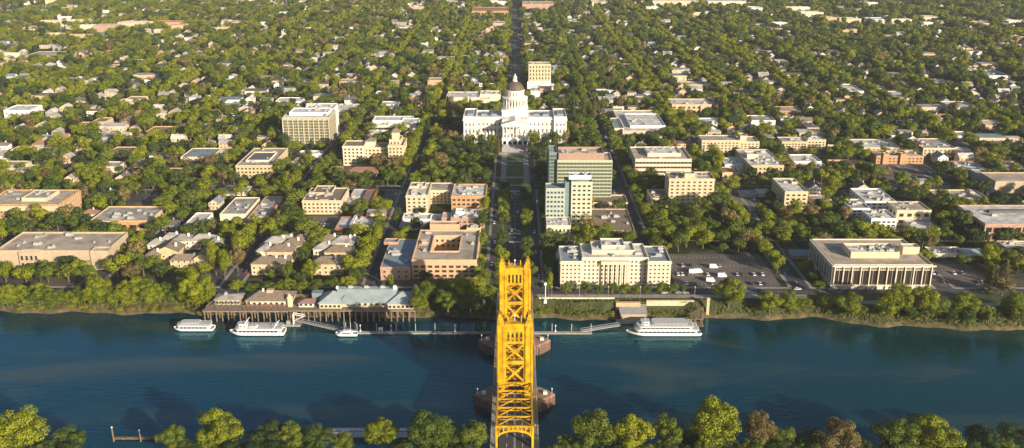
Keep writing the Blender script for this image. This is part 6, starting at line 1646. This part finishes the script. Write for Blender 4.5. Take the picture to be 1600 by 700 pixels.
# tufts of grass on the banks: uncountable
gv=MB()
for i in range(9000):
    X=BU.uniform(-330,330); b_=bank(X); f=BU.uniform(1.5,12); Y=b_+f; z=(.4+f*.8) if f<9 else G
    if 55<X<107 and f<9: z=.2+f*.36
    z=min(z,G)-.1; a=BU.uniform(0,PI); s=BU.uniform(.25,.7); 
    gv.poly([(X-s*math.cos(a),Y-s*math.sin(a),z),(X+s*math.cos(a),Y+s*math.sin(a),z),(X+BU.uniform(-.2,.2),Y+BU.uniform(-.2,.2),z+s*1.5)])
o=gv.obj('grass',leaf('dry_grass',(.09,.10,.02),(.20,.17,.05),.2)); o['kind']='stuff'; o['label']='dry grass tufts on the river banks'
# ------------------------------------------------------------------ cars
CR=random.Random(8)
CC=[('white',(.75,.75,.74),9),('silver',(.45,.46,.47),6),('black',(.02,.02,.022),5),('dark grey',(.10,.10,.11),4),('red',(.35,.03,.03),2),('blue',(.04,.08,.22),2)]
tyre=mat('tyre_rubber',(.02,.02,.02),.9,.1,1)
def car_mesh(col,van=False):
    m=MB(); pm=bpy.data.materials.new('car_paint'); pm.use_nodes=True; b_=pm.node_tree.nodes['Principled BSDF']; b_.inputs['Base Color'].default_value=(*col,1); b_.inputs['Roughness'].default_value=.25; b_.inputs['Coat Weight'].default_value=.5
    L=4.6 if not van else 5.8; W_=.92 if not van else 1.05; h1=.85 if not van else 1.2; h2=1.45 if not van else 2.9
    pr=[(-L/2,.35),(-L/2,.75),(-L/2+.15,h1-.05),(-L/2+1.2,h1)] if not van else [(-L/2,.4),(-L/2,1.2),(-L/2+.7,1.5)]
    cab=[(-L/2+1.2,h1),(-L/2+1.9,h2),(L/2-1.1,h2),(L/2-.35,h1)] if not van else [(-L/2+.7,1.5),(-L/2+1.3,h2),(L/2,h2),(L/2,1.3)]
    end=[(L/2-.35,h1),(L/2-.05,h1-.08),(L/2,.35)] if not van else [(L/2,1.3),(L/2,.4)]
    body=pr+end
    for s in (-1,1):
        P=[(s*W_,y,z) for y,z in body]; m.poly(P if s<0 else P[::-1],0)
    for (y0,z0),(y1,z1) in zip(body,body[1:]): 
        m.poly([(-W_,y0,z0),(-W_,y1,z1),(W_,y1,z1),(W_,y0,z0)][::-1],0)
    wi=.14
    for s in (-1,1):
        P=[(s*W_,cab[0][0],cab[0][1]),(s*(W_-wi),cab[1][0],cab[1][1]),(s*(W_-wi),cab[2][0],cab[2][1]),(s*W_,cab[3][0],cab[3][1])]; m.poly(P,1 if not van else 0)
    for a_,b2,mi in ((0,1,1),(1,2,0),(2,3,1 if not van else 0)):
        (y0,z0),(y1,z1)=cab[a_],cab[b2]; w0=W_ if a_==0 else W_-wi; w1=W_ if b2==3 else W_-wi
        m.poly([(-w0,y0,z0),(w0,y0,z0),(w1,y1,z1),(-w1,y1,z1)],mi)
    for s in (-1,1):
        for yy in (-L/2+.85,L/2-.85): m.tube((s*(W_-.2),yy,.33),(s*(W_+.02),yy,.33),.33,10,mi=2)
    return m.mesh('parked_car',[pm,gls,tyre])
CM=[(n_,car_mesh(c)) for n_,c,w_ in CC]; VM=car_mesh((.78,.77,.74),True); CWt=[w_ for _,_,w_ in CC]
NC=0
def car(X,Y,rz,area=None,van=False):
    global NC; NC+=1
    n_,m_=('white',VM) if van else CM[CR.choices(range(6),CWt)[0]]
    o=mobj('box_van' if van else 'parked_car',m_,None,(X,Y,G+.05),rz); tag(o,'','van' if van else 'car','vehicles on the streets and parking lots'); auto(o,n_+(' box van' if van else ' car'),(X,Y))
for (x0,x1,y0,y1),n in ((LOT_HOTEL,20),(LOT_EAST,16),(LOT_OFF,9),(LOT_BRICK,9),(LOT_B2,6),(LOT_W,6),(LOT_R,8)):
    used=set()
    for i in range(n):
        col_=CR.randrange(int((x1-x0-4)/2.8)); rw=CR.randrange(max(1,int((y1-y0)/16)))
        if (col_,rw) in used: continue
        used.add((col_,rw)); car(x0+3+1.4+col_*2.8,y0+4+2.5+rw*16,CR.choice((0,PI)))
for px,py in ((1091,426),(1110,440),(1115,419),(1083,427),(1128,433)):
    X,Y=gp(px,py); car(X,Y,PI/2,None,True)
for x in (-184,-92,92,184):
    y=556
    while y<960:
        y+=CR.uniform(9,26)
        s=CR.choice((-1,1))
        if CR.random()<.6: car(x+s*4.3,y,0 if s<0 else PI)
for i in range(22):
    X=CR.uniform(-230,240)
    if abs(X)<22: continue
    car(X,546+CR.choice((-3.2,3.2)),PI/2)
for Y in (575,600,628,668,700,735,752,645): 
    for X in (-2.3,2.3):
        if CR.random()<.3: car(X,Y+CR.uniform(-8,8),0 if X<0 else PI)
for i in range(9): car(CR.choice((-14.6,15.8,-16,14.6)),570+i*22,0)
for i in range(8): car(CR.choice((-5.5,5.5,-3,3)),1050+i*45,0)
# cars on the bridge are absent: the deck is empty
print('cars',NC)
# ------------------------------------------------------------------ labels that single each thing out
ORD=['','second','third','fourth','fifth','sixth','seventh','eighth','ninth','tenth','eleventh','twelfth','thirteenth','fourteenth','fifteenth','sixteenth','seventeenth','eighteenth','nineteenth','twentieth']
def rel(X,Y):
    best=None
    for (s,x0,x1,y0,y1) in LAND:
        dx=max(x0-X,0,X-x1); dy=max(y0-Y,0,Y-y1); d=math.hypot(dx,dy)
        if best is None or d<best[0]:
            if dy>=dx: r_='before' if Y<y0 else 'behind' if Y>y1 else 'inside the court of'
            else: r_='left of' if X<x0 else 'right of'
            best=(d,r_,s)
    return best
grp={}
for (o,desc,(X,Y)) in AUTO:
    d,r_,s=rel(X,Y); far='far ' if (d>260 and r_=='behind') else ''
    grp.setdefault((desc,r_,s,far),[]).append((d,o))
for (desc,r_,s,far),L in grp.items():
    L.sort(key=lambda t:t[0])
    for i,(d,o) in enumerate(L):
        if i==0: tail='' if len(L)==1 else ', nearest'
        elif i<20: tail=', %s nearest'%ORD[i]
        else: tail=', farther off'
        lb='%s %s%s the %s%s'%(desc,far,r_,s,tail)
        w=lb.split()
        if len(w)>16: lb=lb.replace(' nearest to it',' nearest').replace('on the near bank ','').replace('on the bank ','')
        w=lb.split()
        if len(w)>16: lb=lb.replace(', ',' ').replace('apartments with stair tower','apartments').replace('far behind','behind')
        for a_,b_ in (('wide flat-roofed','wide'),('far left of','left of'),(' in the trees',''),(' behind the gallery',''),(' tall',''),('flat-roofed ',''),(' nearest',''),('apartment ',''),('upper ',''),('with ','')):
            if len(lb.split())>16: lb=lb.replace(a_,b_)
        if len(lb.split())>16: print('LONG',lb)
        o['label']=lb
# ------------------------------------------------------------------ sky, sun, air
EL,AZ=17,40.0      # sun behind the camera, to the right
SUNV=Vector((math.sin(R(AZ))*math.cos(R(EL)),-math.cos(R(AZ))*math.cos(R(EL)),math.sin(R(EL))))
ld=bpy.data.lights.new('sun','SUN'); ld.energy=5.0; ld.angle=R(.6); ld.color=(1,.86,.66)
lo=bpy.data.objects.new('sun',ld); C.objects.link(lo); lo.rotation_euler=SUNV.to_track_quat('Z','Y').to_euler()
wd=bpy.data.worlds.new('World'); SC.world=wd; wd.use_nodes=True; nt=wd.node_tree; bg=nt.nodes['Background']
sk=nt.nodes.new('ShaderNodeTexSky'); sk.sky_type='NISHITA'; sk.sun_disc=False; sk.sun_elevation=R(EL); sk.sun_rotation=math.atan2(SUNV.x,SUNV.y); sk.air_density=1.0; sk.dust_density=1.2; sk.ozone_density=1.5
nt.links.new(sk.outputs[0],bg.inputs['Color']); bg.inputs['Strength'].default_value=.075
HZ=True
if HZ:
    hz=MB().box(-6020,6020,-820,9020,-6,262).obj('haze',bpy.data.materials.new('haze_air')); hz['kind']='stuff'; hz['label']='thin evening haze over the whole city'
    hm=hz.data.materials[0]; hm.use_nodes=True; nt=hm.node_tree; nt.nodes.remove(nt.nodes['Principled BSDF']); pvv=nt.nodes.new('ShaderNodeVolumePrincipled')
    pvv.inputs['Density'].default_value=.000040; pvv.inputs['Color'].default_value=(.85,.90,.95,1); pvv.inputs['Anisotropy'].default_value=.0
    nt.links.new(pvv.outputs[0],nt.nodes['Material Output'].inputs['Volume'])
vs=SC.view_settings; vs.view_transform='Standard'; vs.look='None'; vs.gamma=1; vs.exposure=.82; vs.use_curve_mapping=False
SC.cycles.max_bounces=5; SC.cycles.diffuse_bounces=3; SC.cycles.glossy_bounces=2; SC.cycles.transmission_bounces=2; SC.cycles.volume_bounces=0; SC.cycles.transparent_max_bounces=4
SC.cycles.use_denoising=True; SC.cycles.use_adaptive_sampling=True; SC.cycles.adaptive_threshold=.02
print('objects',len(bpy.data.objects))
